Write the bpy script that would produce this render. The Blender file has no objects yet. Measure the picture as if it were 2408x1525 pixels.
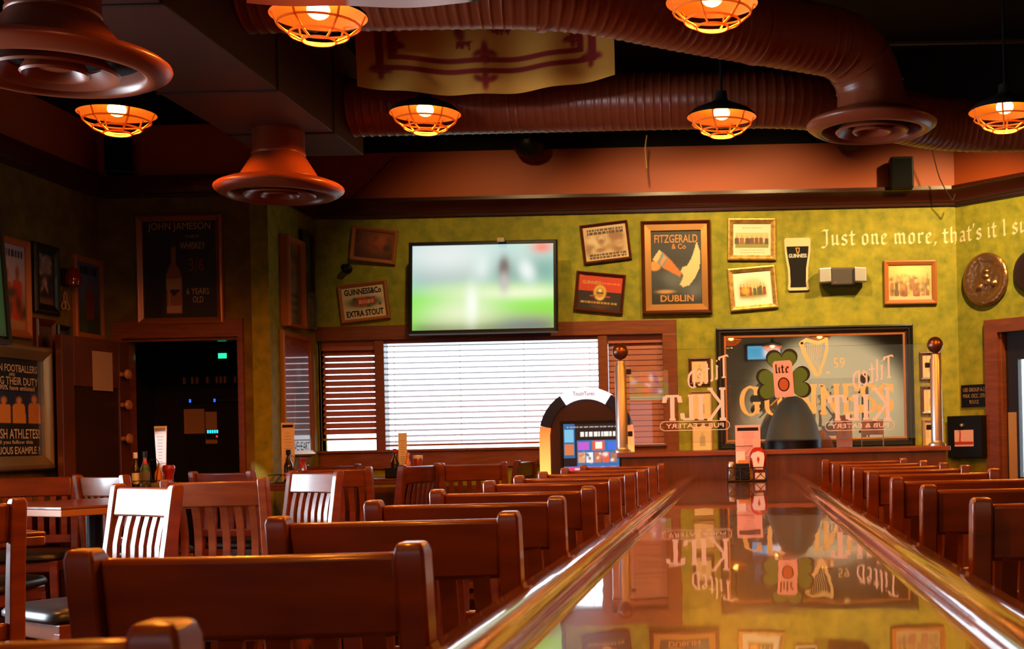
import bpy, math, random
import numpy as np
from mathutils import Vector, Matrix, Euler

random.seed(7)
SC = bpy.context.scene
COL = SC.collection
PI = math.pi
R = math.radians

# ------------------------------------------------------------------ camera, world, lights, exposure
EYE = 1.305                      # camera height above the floor
F = 3000.0                       # focal length in pixels of the 2408 wide frame
VPX, VPY = 1739.0, 1030.0        # where the long table vanishes
ROLL = 0.022
cd = bpy.data.cameras.new('camera'); cam = bpy.data.objects.new('camera', cd); COL.objects.link(cam)
cd.sensor_fit = 'HORIZONTAL'; cd.sensor_width = 36.0; cd.lens = F / 2408 * 36.0
cd.shift_x = (1204 - VPX) / 2408.0; cd.shift_y = (VPY - 762.5) / 2408.0
cd.clip_start = 0.02; cd.clip_end = 200
cam.matrix_world = Matrix.Translation((0, 0, EYE)) @ Matrix.Rotation(PI / 2, 4, 'X') @ Matrix.Rotation(-ROLL, 4, 'Z')
cd.dof.use_dof = True; cd.dof.focus_distance = 4.2; cd.dof.aperture_fstop = 11.0
SC.camera = cam

SC.view_settings.view_transform = 'Standard'; SC.view_settings.look = 'None'
SC.view_settings.gamma = 1.0; SC.view_settings.use_curve_mapping = False
SC.view_settings.exposure = 0.0
cy = SC.cycles
cy.use_denoising = True; cy.max_bounces = 7; cy.diffuse_bounces = 2; cy.glossy_bounces = 4
cy.transmission_bounces = 4; cy.transparent_max_bounces = 10; cy.caustics_reflective = False; cy.caustics_refractive = False
cy.sample_clamp_indirect = 4.0

wd = bpy.data.worlds.new('daylight'); SC.world = wd; wd.use_nodes = True
bg = wd.node_tree.nodes['Background']; bg.inputs[0].default_value = (0.80, 0.90, 1.0, 1); bg.inputs[1].default_value = 5.0

def light(name, kind, loc, power, color, size=0.05, target=None, spot=None, blend=0.5, sy=None):
    l = bpy.data.lights.new(name, kind); l.energy = power; l.color = color
    if kind == 'AREA':
        l.shape = 'RECTANGLE'; l.size = size; l.size_y = sy or size
    else:
        l.shadow_soft_size = size
    if kind == 'SPOT': l.spot_size = R(spot); l.spot_blend = blend
    o = bpy.data.objects.new(name, l); COL.objects.link(o); o.location = loc
    if target is not None:
        o.rotation_euler = (Vector(target) - Vector(loc)).to_track_quat('-Z', 'Y').to_euler()
    return o

# daylight: the back window sees the sky (a portal guides the sampling), area lights shine in at the side windows; added fills follow
p = light('window_portal', 'AREA', (-1.83, 9.72, 1.69), 1.0, (1, 1, 1), 2.6, (-1.83, 0, 1.69), sy=0.9); p.data.cycles.is_portal = True
DAY = (0.80, 0.88, 1.0)
p = light('side_window_daylight', 'AREA', (-4.45, 4.35, 1.60), 70.0, DAY, 1.9, (0, 4.35, 1.10), sy=1.4); p.data.spread = R(80)
p = light('side_window_daylight', 'AREA', (-4.45, 6.52, 1.33), 8.0, DAY, .55, (0, 6.52, 1.2), sy=.85); p.data.spread = R(60)
light('added_card_spot', 'SPOT', (-4.0, 4.9, 2.1), 330.0, (.92, .95, 1.0), .02, (-3.47, 7.68, 1.32), 4.6, .5)  # unseen narrow spot added to whiten the tall menu card
light('added_fill_spot', 'SPOT', (-2.05, -2.5, 2.5), 150.0, (.90, .88, 1.0), .12, (.22, 7.4, 1.76), 10, .5)  # unseen spot added to brighten the etched lettering on the glass
light('added_fill_spot', 'SPOT', (2.6, -3.0, 2.3), 120.0, (.9, .88, 1.0), .25, (-4.2, 7.6, 1.95), 9, .6)  # added spot that lifts the posters on the left wall, no lamp there
light('added_fill_spot', 'SPOT', (-2.6, -4.2, 1.5), 1000.0, (.95, .9, 1.0), .2, (-1.2, 4.25, 2.88), 7, .6)  # added spot that lifts the flag hem, no lamp there
light('added_rear_fill', 'AREA', (-2.4, -4.3, 1.5), 9.0, (.9, .9, 1.0), 2.2, (-1.4, 4, 2.4), sy=1.2)  # area fill added at the rear, no window is built there
light('added_rear_wall_fill', 'SPOT', (1.7, -2.2, 2.7), 520.0, (1.0, .93, .74), .1, (1.7, -4.5, 1.75), 74, .5)  # added spot that brightens the rear wall for the mirror
light('added_rear_wall_fill', 'AREA', (.6, -2.6, 2.6), 9.0, (1.0, .86, .62), .9, (.4, -4.5, 1.3))  # soft fill added for the rear wall as the mirror shows it

WARM = (1.0, 0.66, 0.27)
AMBER = (1.0, 0.29, 0.03)
# picture lights on the ceiling track, washing the back wall and the slanted wall
for x, y, z, tx, ty, tz, w, ang in ((-1.75, 7.6, 3.72, -1.8, 9.5, 2.3, 85, 68), (-0.62, 7.6, 3.72, -0.58, 9.5, 2.3, 180, 68),
                              (0.25, 7.6, 3.72, 0.2, 9.5, 2.3, 210, 68), (1.95, 7.75, 3.72, 1.30, 9.5, 2.15, 430, 66)):
    light('wall_spot', 'SPOT', (x, y, z), w, WARM, 0.05, (tx, ty, tz), ang, 0.9)

# ------------------------------------------------------------------ helpers
def s2l(c):
    out = []
    for v in c[:3]:
        v = v / 255.0
        out.append(v / 12.92 if v <= 0.04045 else ((v + 0.055) / 1.055) ** 2.4)
    return tuple(out)

def uv_(px, py):
    u, v = px - VPX, VPY - py
    c, s = math.cos(ROLL), math.sin(ROLL)
    return u * c + v * s, -u * s + v * c

def at(px, py, Y):
    """point of the place at distance Y that the photo shows at pixel px, py"""
    u, v = uv_(px, py)
    return Vector((u * Y / F, Y, EYE + v * Y / F))

def at_x(px, py, X):
    u, v = uv_(px, py)
    Y = X * F / u
    return Vector((X, Y, EYE + v * Y / F))

CX, BACK = 1.644, 9.5            # corner between the back wall and the slanted wall
def at_slant(px, py, off=0.0):
    u, v = uv_(px, py); k = u / F; q = math.sqrt(0.5)
    s = (k * BACK - CX) / (q + k * q)
    Y = BACK - q * s
    return Vector((CX + q * s - off * q, Y - off * q, EYE + v * Y / F))

MATS = {}
def mat(name, base, rough=0.5, metal=0.0, coat=0.0, coat_rough=0.05, emit=None, estr=0.0, noise=None, grain=None, bump=None,
        spec=0.5, trans=0.0, alpha=1.0, ior=1.45):
    if name in MATS: return MATS[name]
    m = bpy.data.materials.new(name); m.use_nodes = True; nt = m.node_tree; b = nt.nodes['Principled BSDF']
    b.inputs['Base Color'].default_value = (*base, 1); b.inputs['Roughness'].default_value = rough
    b.inputs['Metallic'].default_value = metal; b.inputs['Coat Weight'].default_value = coat
    b.inputs['Coat Roughness'].default_value = coat_rough; b.inputs['Specular IOR Level'].default_value = spec
    b.inputs['Transmission Weight'].default_value = trans; b.inputs['Alpha'].default_value = alpha; b.inputs['IOR'].default_value = ior
    if emit: b.inputs['Emission Color'].default_value = (*emit, 1); b.inputs['Emission Strength'].default_value = estr
    tc = nt.nodes.new('ShaderNodeTexCoord')
    def tex(scale, detail, stretch):
        mp = nt.nodes.new('ShaderNodeMapping'); mp.inputs['Scale'].default_value = stretch
        nt.links.new(tc.outputs['Object'], mp.inputs[0])
        n = nt.nodes.new('ShaderNodeTexNoise'); n.inputs['Scale'].default_value = scale; n.inputs['Detail'].default_value = detail
        nt.links.new(mp.outputs[0], n.inputs['Vector']); return n
    def ramp(n, c0, c1, p0=0.3, p1=0.7):
        r = nt.nodes.new('ShaderNodeValToRGB'); r.color_ramp.elements[0].color = (*c0, 1); r.color_ramp.elements[1].color = (*c1, 1)
        r.color_ramp.elements[0].position = p0; r.color_ramp.elements[1].position = p1
        nt.links.new(n.outputs[0], r.inputs[0]); return r
    if noise:
        sc, c0, c1 = noise; r = ramp(tex(sc, 6, (1, 1, 1)), c0, c1); nt.links.new(r.outputs[0], b.inputs['Base Color'])
    if grain:
        sc, st, c0, c1 = grain; r = ramp(tex(sc, 8, st), c0, c1); nt.links.new(r.outputs[0], b.inputs['Base Color'])
    if bump:
        sc, strength, dist, st = bump
        n = tex(sc, 2, st); bp = nt.nodes.new('ShaderNodeBump'); bp.inputs['Strength'].default_value = strength; bp.inputs['Distance'].default_value = dist
        nt.links.new(n.outputs[0], bp.inputs['Height']); nt.links.new(bp.outputs[0], b.inputs['Normal'])
        if coat: nt.links.new(bp.outputs[0], b.inputs['Coat Normal'])
    MATS[name] = m; return m

def attr_mat(name, rough=0.45, coat=0.0, emit=0.0):
    if name in MATS: return MATS[name]
    m = bpy.data.materials.new(name); m.use_nodes = True; nt = m.node_tree; b = nt.nodes['Principled BSDF']
    a = nt.nodes.new('ShaderNodeAttribute'); a.attribute_name = 'paint'
    b.inputs['Roughness'].default_value = rough; b.inputs['Coat Weight'].default_value = coat; b.inputs['Coat Roughness'].default_value = 0.03
    if emit:
        b.inputs['Base Color'].default_value = (0.01, 0.01, 0.01, 1)
        nt.links.new(a.outputs['Color'], b.inputs['Emission Color']); b.inputs['Emission Strength'].default_value = emit
    else:
        nt.links.new(a.outputs['Color'], b.inputs['Base Color'])
    MATS[name] = m; return m

def pane_mat(name, tint, gloss):
    if name in MATS: return MATS[name]
    m = bpy.data.materials.new(name); m.use_nodes = True; nt = m.node_tree; nt.nodes.remove(nt.nodes['Principled BSDF'])
    t = nt.nodes.new('ShaderNodeBsdfTransparent'); t.inputs[0].default_value = (*tint, 1)
    g = nt.nodes.new('ShaderNodeBsdfGlossy'); g.inputs['Roughness'].default_value = 0.01
    fr = nt.nodes.new('ShaderNodeFresnel'); fr.inputs[0].default_value = 1.5
    ad = nt.nodes.new('ShaderNodeMath'); ad.operation = 'MULTIPLY'; ad.inputs[1].default_value = gloss
    mx = nt.nodes.new('ShaderNodeMixShader')
    nt.links.new(fr.outputs[0], ad.inputs[0]); nt.links.new(ad.outputs[0], mx.inputs[0])
    nt.links.new(t.outputs[0], mx.inputs[1]); nt.links.new(g.outputs[0], mx.inputs[2])
    nt.links.new(mx.outputs[0], nt.nodes['Material Output'].inputs[0])
    MATS[name] = m; return m

class MB:
    """collects geometry for ONE mesh"""
    def __init__(s): s.v = []; s.f = []; s.M = Matrix.Identity(4)
    def add(s, vs, fs):
        k = len(s.v); s.v += [tuple(s.M @ Vector(p)) for p in vs]; s.f += [tuple(i + k for i in f) for f in fs]; return s
    def box(s, c, d):
        x, y, z = c; a, b, e = d[0] / 2, d[1] / 2, d[2] / 2
        vs = [(x + i * a, y + j * b, z + k * e) for i in (-1, 1) for j in (-1, 1) for k in (-1, 1)]
        return s.add(vs, [(0, 1, 3, 2), (4, 6, 7, 5), (0, 4, 5, 1), (2, 3, 7, 6), (0, 2, 6, 4), (1, 5, 7, 3)])
    def box2(s, a, b):
        return s.box([(a[i] + b[i]) / 2 for i in range(3)], [abs(b[i] - a[i]) for i in range(3)])
    def tube(s, pts, r, n=8, closed=False, caps=True):
        pts = [Vector(p) for p in pts]; m = len(pts); rs = r if isinstance(r, (list, tuple)) else [r] * m
        up = None; vs = []
        for i, p in enumerate(pts):
            if closed: t = pts[(i + 1) % m] - pts[i - 1]
            else: t = pts[min(i + 1, m - 1)] - pts[max(i - 1, 0)]
            t.normalize()
            if up is None: up = t.orthogonal().normalized()
            up = (up - t * up.dot(t)); up.normalize(); w = t.cross(up)
            for k in range(n):
                a = 2 * PI * k / n; vs.append(p + (up * math.cos(a) + w * math.sin(a)) * rs[i])
        fs = []
        for i in range(m if closed else m - 1):
            j = (i + 1) % m
            for k in range(n): fs.append((i * n + k, i * n + (k + 1) % n, j * n + (k + 1) % n, j * n + k))
        if not closed and caps: fs += [tuple(range(n - 1, -1, -1)), tuple((m - 1) * n + k for k in range(n))]
        return s.add(vs, fs)
    def sweep(s, pts, prof, ups, caps=True):
        """prof: list of (a,b) in (side, up) axes; ups: list of (side, up) vector pairs per point"""
        n = len(prof); vs = []
        for p, (sx, u) in zip(pts, ups):
            for a, b in prof: vs.append(Vector(p) + Vector(sx) * a + Vector(u) * b)
        fs = [(i * n + k, i * n + (k + 1) % n, (i + 1) * n + (k + 1) % n, (i + 1) * n + k) for i in range(len(pts) - 1) for k in range(n)]
        if caps: fs += [tuple(range(n - 1, -1, -1)), tuple((len(pts) - 1) * n + k for k in range(n))]
        return s.add(vs, fs)
    def lathe(s, prof, n=32, c=(0, 0, 0), axis='Z'):
        vs = []; fs = []
        for r, z in prof:
            for k in range(n):
                a = 2 * PI * k / n; p = (r * math.cos(a), r * math.sin(a), z)
                if axis == 'Y': p = (p[0], -p[2], p[1])
                vs.append((p[0] + c[0], p[1] + c[1], p[2] + c[2]))
        for i in range(len(prof) - 1):
            for k in range(n): fs.append((i * n + k, i * n + (k + 1) % n, (i + 1) * n + (k + 1) % n, (i + 1) * n + k))
        if prof[0][0] > 1e-6: fs.append(tuple(range(n - 1, -1, -1)))
        if prof[-1][0] > 1e-6: fs.append(tuple((len(prof) - 1) * n + k for k in range(n)))
        return s.add(vs, fs)
    def prism(s, poly, y0, y1):
        """polygon in x,z extruded from y0 (front) to y1"""
        n = len(poly); vs = [(x, y0, z) for x, z in poly] + [(x, y1, z) for x, z in poly]
        fs = [tuple(range(n)), tuple(range(2 * n - 1, n - 1, -1))] + [(i, i + n, (i + 1) % n + n, (i + 1) % n) for i in range(n)]
        return s.add(vs, fs)
    def rect_loops(s, w, h, loops):
        vs = []
        for ins, y in loops:
            a, b = w / 2 - ins, h / 2 - ins; vs += [(-a, y, -b), (a, y, -b), (a, y, b), (-a, y, b)]
        fs = [(i * 4 + k, i * 4 + (k + 1) % 4, (i + 1) * 4 + (k + 1) % 4, (i + 1) * 4 + k) for i in range(len(loops) - 1) for k in range(4)]
        return s.add(vs, fs)
    def ribbon(s, pts, w, y=0.0, closed=False):
        """flat stroke in x,z"""
        n = len(pts); y0_ = y
        for i in range(n if closed else n - 1):
            (x0, z0), (x1, z1) = pts[i], pts[(i + 1) % n]; dx, dz = x1 - x0, z1 - z0; L = math.hypot(dx, dz) or 1e-6
            nx, nz = -dz / L * w / 2, dx / L * w / 2; ex, ez = dx / L * w * .3, dz / L * w * .3
            y = y0_ - (i % 6) * .00012
            s.add([(x0 + nx - ex, y, z0 + nz - ez), (x0 - nx - ex, y, z0 - nz - ez), (x1 - nx + ex, y, z1 - nz + ez), (x1 + nx + ex, y, z1 + nz + ez)], [(0, 1, 2, 3)])
        return s
    def disc(s, cx, cz, rx, rz, y, n=24):
        return s.add([(cx + rx * math.cos(2 * PI * k / n), y, cz + rz * math.sin(2 * PI * k / n)) for k in range(n)], [tuple(range(n))])
    def poly(s, pts, y): return s.add([(x, y, z) for x, z in pts], [tuple(range(len(pts)))])
    def build(s, name, m, parent=None, smooth=None, bevel=0.0):
        me = bpy.data.meshes.new(name); me.from_pydata(s.v, [], s.f); me.materials.append(m)
        if smooth:
            for p in me.polygons: p.use_smooth = True
            me.set_sharp_from_angle(angle=R(smooth))
        me.update()
        o = bpy.data.objects.new(name, me); COL.objects.link(o)
        if parent: o.parent = parent
        if bevel:
            b = o.modifiers.new('bevel', 'BEVEL'); b.width = bevel; b.segments = 3 if bevel > .006 else 2; b.harden_normals = False; b.limit_method = 'ANGLE'
        return o

def tag(o, label=None, cat=None, group=None, kind=None):
    for k, v in (('label', label), ('category', cat), ('group', group), ('kind', kind)):
        if v: o[k] = v
    return o

def thing(name, label, cat, loc=(0, 0, 0), yaw=0.0, tilt=0.0, lean=0.0, group=None):
    o = bpy.data.objects.new(name, None); COL.objects.link(o); o.empty_display_size = 0.1
    o.location = loc; o.rotation_euler = (lean, tilt, yaw); return tag(o, label, cat, group)

def kids(o): return [c for c in bpy.data.objects if c.parent == o]
def copy_tree(o, parent=None):
    c = o.copy(); COL.objects.link(c); c.parent = parent
    for ch in kids(o): copy_tree(ch, c)
    return c
def dup(o, label, loc=None, yaw=None, group=None):
    c = copy_tree(o)
    c['label'] = label
    if group: c['group'] = group
    if loc is not None: c.location = loc
    if yaw is not None: c.rotation_euler = (0, 0, yaw)
    return c

class Cv:
    """painted flat picture: a fine grid with a colour per point (x right, z up, metres, centred)"""
    def __init__(s, w, h, nx, ny, bgc):
        s.w, s.h, s.nx, s.ny = w, h, nx, ny
        s.X, s.Z = np.meshgrid(np.linspace(-w / 2, w / 2, nx + 1), np.linspace(-h / 2, h / 2, ny + 1))
        s.a = np.zeros((ny + 1, nx + 1, 3)); s.a[:] = s2l(bgc)
    def put(s, mask, c):
        k = np.clip(mask, 0, 1)[..., None]; s.a = s.a * (1 - k) + np.array(s2l(c)) * k; return s
    def fx(s, u): return (u - .5) * s.w
    def fz(s, v): return (v - .5) * s.h
    def rect(s, u0, u1, v0, v1, c, soft=0.0):
        U = s.X / s.w + .5; V = s.Z / s.h + .5
        if soft:
            m = (1 / (1 + np.exp(-(U - u0) / soft))) * (1 / (1 + np.exp((U - u1) / soft))) * (1 / (1 + np.exp(-(V - v0) / soft))) * (1 / (1 + np.exp((V - v1) / soft)))
        else: m = ((U >= u0) & (U <= u1) & (V >= v0) & (V <= v1)).astype(float)
        return s.put(m, c)
    def ell(s, u, v, ru, rv, c, soft=0.15, rot=0.0):
        dx = s.X - s.fx(u); dz = s.Z - s.fz(v); ca, sa = math.cos(rot), math.sin(rot)
        d = np.sqrt(((dx * ca + dz * sa) / (ru * s.w)) ** 2 + ((-dx * sa + dz * ca) / (rv * s.h)) ** 2)
        return s.put(1 / (1 + np.exp((d - 1) / max(soft, .01))), c)
    def pol(s, pts, c):
        P = [(s.fx(u), s.fz(v)) for u, v in pts]; ins = np.zeros(s.X.shape, bool)
        for i in range(len(P)):
            (x0, z0), (x1, z1) = P[i - 1], P[i]
            if z0 == z1: continue
            ins ^= ((z0 > s.Z) != (z1 > s.Z)) & (s.X < (x1 - x0) * (s.Z - z0) / (z1 - z0) + x0)
        return s.put(ins.astype(float), c)
    def grad(s, c0, c1, v0=0.0, v1=1.0):
        t = np.clip((s.Z / s.h + .5 - v0) / (v1 - v0), 0, 1)[..., None]
        s.a = np.array(s2l(c0)) * (1 - t) + np.array(s2l(c1)) * t; return s
    def blot(s, seed, n, cols, r0, r1, box=(0, 1, 0, 1), soft=.25):
        g = random.Random(seed)
        for _ in range(n):
            s.ell(g.uniform(box[0], box[1]), g.uniform(box[2], box[3]), g.uniform(r0, r1), g.uniform(r0, r1), g.choice(cols), soft, g.uniform(0, 3))
        return s
    def figures(s, seed, n, cols, v0, hgt, u0=.05, u1=.95, head=(200, 150, 110)):
        g = random.Random(seed)
        for i in range(n):
            u = u0 + (u1 - u0) * (i + .5) / n + g.uniform(-.02, .02); h = hgt * g.uniform(.85, 1.1); c = g.choice(cols); w = .44 * (u1 - u0) / n
            s.pol([(u - w, v0), (u + w, v0), (u + w * .95, v0 + h * .64), (u + w * .72, v0 + h * .72), (u - w * .72, v0 + h * .72), (u - w * .95, v0 + h * .64)], c)
            s.rect(u - w * .2, u + w * .2, v0 + h * .7, v0 + h * .8, head)
            s.ell(u, v0 + h * .86, w * .40, h * .125, head, .15)
        return s
    def lines(s, seed, u0, u1, v, n, c, dv=.05, th=.018):
        g = random.Random(seed)
        for i in range(n):
            vv = v - i * dv; u = u0 + g.uniform(0, .04)
            while u < u1 - .02:
                w = g.uniform(.03, .09); s.rect(u, min(u + w, u1), vv - th / 2, vv + th / 2, c); u += w + .018
        return s
    def build(s, name, m, parent, y, warp=None):
        P = np.stack([s.X, np.full(s.X.shape, y), s.Z], -1).reshape(-1, 3)
        if warp is not None: P = np.array([warp(*p) for p in P])
        nx = s.nx + 1; fs = [(j * nx + i, j * nx + i + 1, (j + 1) * nx + i + 1, (j + 1) * nx + i) for j in range(s.ny) for i in range(s.nx)]
        me = bpy.data.meshes.new(name); me.from_pydata([tuple(p) for p in P], [], fs); me.materials.append(m)
        at_ = me.color_attributes.new('paint', 'FLOAT_COLOR', 'POINT')
        buf = np.ones((len(P), 4)); buf[:, :3] = s.a.reshape(-1, 3); at_.data.foreach_set('color', buf.ravel()); me.update()
        o = bpy.data.objects.new(name, me); COL.objects.link(o)
        if parent: o.parent = parent
        return o

def text(body, cx, cz, w, h, m, parent, y, name='lettering', flip=False, bold=0.0, rot=0.0):
    """built-in lettering fitted into a w x h box centred at cx, cz"""
    cu = bpy.data.curves.new(name, 'FONT'); cu.body = body; cu.offset = bold; cu.resolution_u = 3
    t = bpy.data.objects.new(name, cu); COL.objects.link(t)
    dg = bpy.context.evaluated_depsgraph_get(); dg.update()
    me = bpy.data.meshes.new_from_object(t.evaluated_get(dg)); bpy.data.objects.remove(t)
    co = np.array([v.co[:] for v in me.vertices]); lo, hi = co.min(0), co.max(0); sz = np.maximum(hi - lo, 1e-6)
    ca, sa = math.cos(rot), math.sin(rot)
    for v in me.vertices:
        a = ((v.co.x - lo[0]) / sz[0] - .5) * w * (-1 if flip else 1); b = ((v.co.y - lo[1]) / sz[1] - .5) * h
        v.co = (cx + a * ca - b * sa, y, cz + a * sa + b * ca)
    me.materials.clear(); me.materials.append(m)
    o = bpy.data.objects.new(name, me); COL.objects.link(o); o.parent = parent; return o

# broad nib lettering -------------------------------------------------------------
def arc(cx, cy, rx, ry, a0, a1, n=10): return [(cx + rx * math.cos(R(a0 + (a1 - a0) * i / n)), cy + ry * math.sin(R(a0 + (a1 - a0) * i / n))) for i in range(n + 1)]
def stem(x, top=.98): return [(x - .12, top - .12), (x, top), (x, .14), (x + .13, .04)]
def arch(x0, x1): return [(x0, .8), (x1 - .15, 1.0), (x1, .86), (x1, .14), (x1 + .13, .04)]
BLACK = {'i': ([stem(.2), [(.14, 1.25), (.22, 1.32)]], .5), 'u': ([stem(.2), stem(.62), [(.25, .1), (.6, .2)]], .9), 'n': ([stem(.2), arch(.2, .62)], .9),
  'm': ([stem(.2), arch(.2, .6), arch(.6, 1.0)], 1.3), 'r': ([stem(.2), [(.2, .75), (.45, 1), (.6, .88)]], .72),
  'o': ([[(.2, .82), (.2, .16), (.42, 0), (.64, .18), (.64, .84), (.42, 1), (.2, .82)]], .9), 'e': ([[(.62, .12), (.42, 0), (.2, .16), (.2, .82), (.42, 1), (.62, .8), (.24, .48)]], .84),
  't': ([[(.25, 1.32), (.25, .14), (.4, 0), (.56, .1)], [(.04, .95), (.54, .95)]], .66), 's': ([[(.62, .84), (.4, 1), (.2, .8), (.26, .6), (.58, .42), (.62, .18), (.4, 0), (.14, .14)]], .84),
  'h': ([[(.2, 1.5), (.2, .14), (.32, .04)], [(.2, .8), (.47, 1), (.62, .86), (.62, .15), (.5, -.12)]], .9), 'a': ([[(.2, .86), (.42, 1), (.62, .86), (.62, .14), (.75, .04)], [(.6, .56), (.3, .46), (.2, .2), (.38, .02), (.6, .2)]], .92),
  'J': ([[(.05, 1.36), (.2, 1.45), (.62, 1.42)], [(.5, 1.42), (.5, .05), (.3, -.2), (.0, -.14)]], .84), 'I': ([[(.16, 1.4), (.3, 1.45), (.3, .06), (.42, .02)]], .6), 'l': ([[(.2, 1.5), (.2, .14), (.36, .02)]], .5),
  ',': ([[(.14, .1), (.22, .02), (.08, -.24)]], .4), "'": ([[(.1, 1.5), (.18, 1.42), (.06, 1.15)]], .3), ' ': ([], .42),
  'T': ([[(-.02, 1.32), (.05, 1.45), (.9, 1.45), (.98, 1.3)], [(.46, 1.45), (.46, .04)], [(.3, .03), (.64, .03)]], 1.0),
  'D': ([[(.16, 1.1), (.16, .02)], [(.0, 1.1), (.4, 1.1), (.72, .9), (.8, .55), (.72, .2), (.4, 0), (.0, 0)]], 1.0)}
def se(x, y, d=.15): return [(x - d, y), (x + d, y)]
ROMAN = {'I': ([[(.2, 0), (.2, 1)], se(.2, 0), se(.2, 1)], .48), 'L': ([[(.2, 0), (.2, 1)], se(.2, 1), [(.05, 0), (.62, 0), (.66, .26)]], .74), 'T': ([[(.4, 0), (.4, 1)], se(.4, 0), [(.0, .72), (.06, 1), (.74, 1), (.8, .72)]], .86),
  'K': ([[(.2, 0), (.2, 1)], se(.2, 0), se(.2, 1), [(.78, 1), (.26, .5), (.8, 0)], se(.78, 1, .12), se(.82, 0, .12)], 1.0),
  'N': ([[(.2, 0), (.2, 1)], [(.16, 1), (.78, 0)], [(.78, 0), (.78, 1)], se(.2, 0), se(.78, 1), [(.02, 1), (.2, 1)]], 1.0),
  'E': ([[(.2, 0), (.2, 1)], [(.05, 1), (.66, 1), (.7, .76)], [(.05, 0), (.68, 0), (.72, .26)], [(.2, .5), (.52, .5)], [(.52, .4), (.52, .6)]], .82),
  'S': ([arc(.36, .75, .24, .25, 40, 270) + arc(.36, .25, .26, .25, 90, -150), [(.6, .72), (.6, 1)], [(.08, 0), (.08, .28)]], .76),
  'U': ([[(.2, 1), (.2, .3)] + arc(.48, .3, .28, .3, 180, 360) + [(.76, 1)], se(.2, 1), se(.76, 1)], 1.0),
  'G': ([arc(.46, .5, .38, .5, 50, 330, 16), [(.74, .04), (.74, .42)], [(.56, .42), (.9, .42)], [(.72, .7), (.72, 1)]], .98)}
def pen(word, table, x0, z0, size, nib, thin, m, parent, y=0.0, flip=False, place=None, name='lettering', slope=0.0, sx=1.0, adv=1.0):
    """returns mesh of nib-drawn letters; place maps (x, z) to a local point"""
    b = MB(); x = 0.0; cnt = 0
    for ch in word:
        st, wd_ = table[ch]
        for pl in st:
            for (ax, az), (bx_, bz) in zip(pl[:-1], pl[1:]):
                segs = [(nib[0], nib[1])]
                if thin:
                    dx, dz = bx_ - ax, bz - az; L = math.hypot(dx, dz) or 1e-6; segs.append((-dz / L * thin, dx / L * thin))
                for nx, nz in segs:
                    q = [(ax - nx, az - nz), (ax + nx, az + nz), (bx_ + nx, bz + nz), (bx_ - nx, bz - nz)]
                    vs = []; cnt += 1; e_ = (cnt % 11) * .00012
                    for qx, qz in q:
                        X = (x + qx * sx) * size; Z = qz * size + slope * X
                        if flip: X = -X
                        vs.append(place(x0 + X, z0 + Z, e_) if place else (x0 + X, y - e_, z0 + Z))
                    b.add(vs, [(0, 1, 2, 3)])
        x += wd_ * sx * adv
    return b.build(name, m, parent), x * size

# ------------------------------------------------------------------ materials
GREEN = mat('green_sponged_wall', (.3, .28, .03), .75, noise=(15, (.19, .20, .012), (.36, .31, .018)))
BROWNG = mat('olive_brown_sponged_wall', (.16, .1, .015), .75, noise=(10, (.10, .062, .009), (.20, .125, .016)))
TERRA = mat('terracotta_paint', (.44, .075, .010), .55)
CROWN = mat('dark_mahogany_gloss', (.045, .008, .004), .28, coat=.6, coat_rough=.12)
TRIMW = mat('red_brown_trim_wood', (.2, .05, .015), .4, coat=.3, grain=(6, (1, 1, 8), (.15, .034, .010), (.24, .06, .018)))
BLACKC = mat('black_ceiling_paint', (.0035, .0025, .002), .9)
FLOORM = mat('dark_floor_boards', (.04, .015, .008), .45, grain=(5, (8, 1, 1), (.025, .009, .005), (.06, .022, .011)))
WOOD = mat('stained_stool_wood', (.2, .045, .012), .36, coat=.5, coat_rough=.15, grain=(4, (1.2, 1.2, 5), (.105, .018, .002), (.21, .045, .005)))
TABW = mat('pub_table_wood', (.12, .03, .01), .3, coat=.5, coat_rough=.12, grain=(5, (6, 1, 1), (.08, .018, .006), (.16, .04, .013)))
EDGEW = mat('worn_table_edge', (.3, .12, .05), .5)
BARW = mat('lacquered_bar_wood', (.1, .02, .006), .25, coat=1.0, coat_rough=.025, grain=(3, (7, .6, 1), (.10, .020, .003), (.20, .048, .006)), bump=(7, .10, .006, (1.0, .35, 1)))
RAILW = mat('lacquered_rail_wood', (.16, .04, .012), .2, coat=1.0, coat_rough=.05, grain=(5, (4, .5, 4), (.10, .02, .004), (.30, .08, .016)), bump=(14, .12, .004, (1, .5, 1)))
VINYL = mat('black_vinyl', (.012, .012, .014), .32)
BLACKP = mat('black_plastic', (.005, .005, .006), .4, spec=.3)
BLACKM = mat('black_metal', (.01, .01, .01), .4, metal=.3)
STEEL = mat('brushed_steel', (.50, .45, .42), .36, metal=.8)
SILVER = mat('silver_reflector', (.75, .72, .68), .35, metal=1.0)
DUCTM = mat('painted_duct_metal', (.24, .05, .016), .34, spec=.6)
DIFFM = mat('painted_diffuser_metal', (.26, .055, .02), .32, spec=.6)
SHADEM = mat('enamel_shade', (.9, .36, .06), .4)
SHADEO = mat('dark_shade_outside', (.015, .012, .01), .45)
CAGEM = bpy.data.materials.new('wire_with_bulb_glow'); CAGEM.use_nodes = True; _n = CAGEM.node_tree; _n.nodes.remove(_n.nodes['Principled BSDF'])  # bulb glare on the wires put into an amber, translucent colour
_d = _n.nodes.new('ShaderNodeBsdfDiffuse'); _d.inputs[0].default_value = (.95, .45, .1, 1); _t = _n.nodes.new('ShaderNodeBsdfTranslucent'); _t.inputs[0].default_value = (1, .5, .12, 1)
_m = _n.nodes.new('ShaderNodeMixShader'); _m.inputs[0].default_value = .55; _n.links.new(_d.outputs[0], _m.inputs[1]); _n.links.new(_t.outputs[0], _m.inputs[2]); _n.links.new(_m.outputs[0], _n.nodes['Material Output'].inputs[0])
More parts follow.
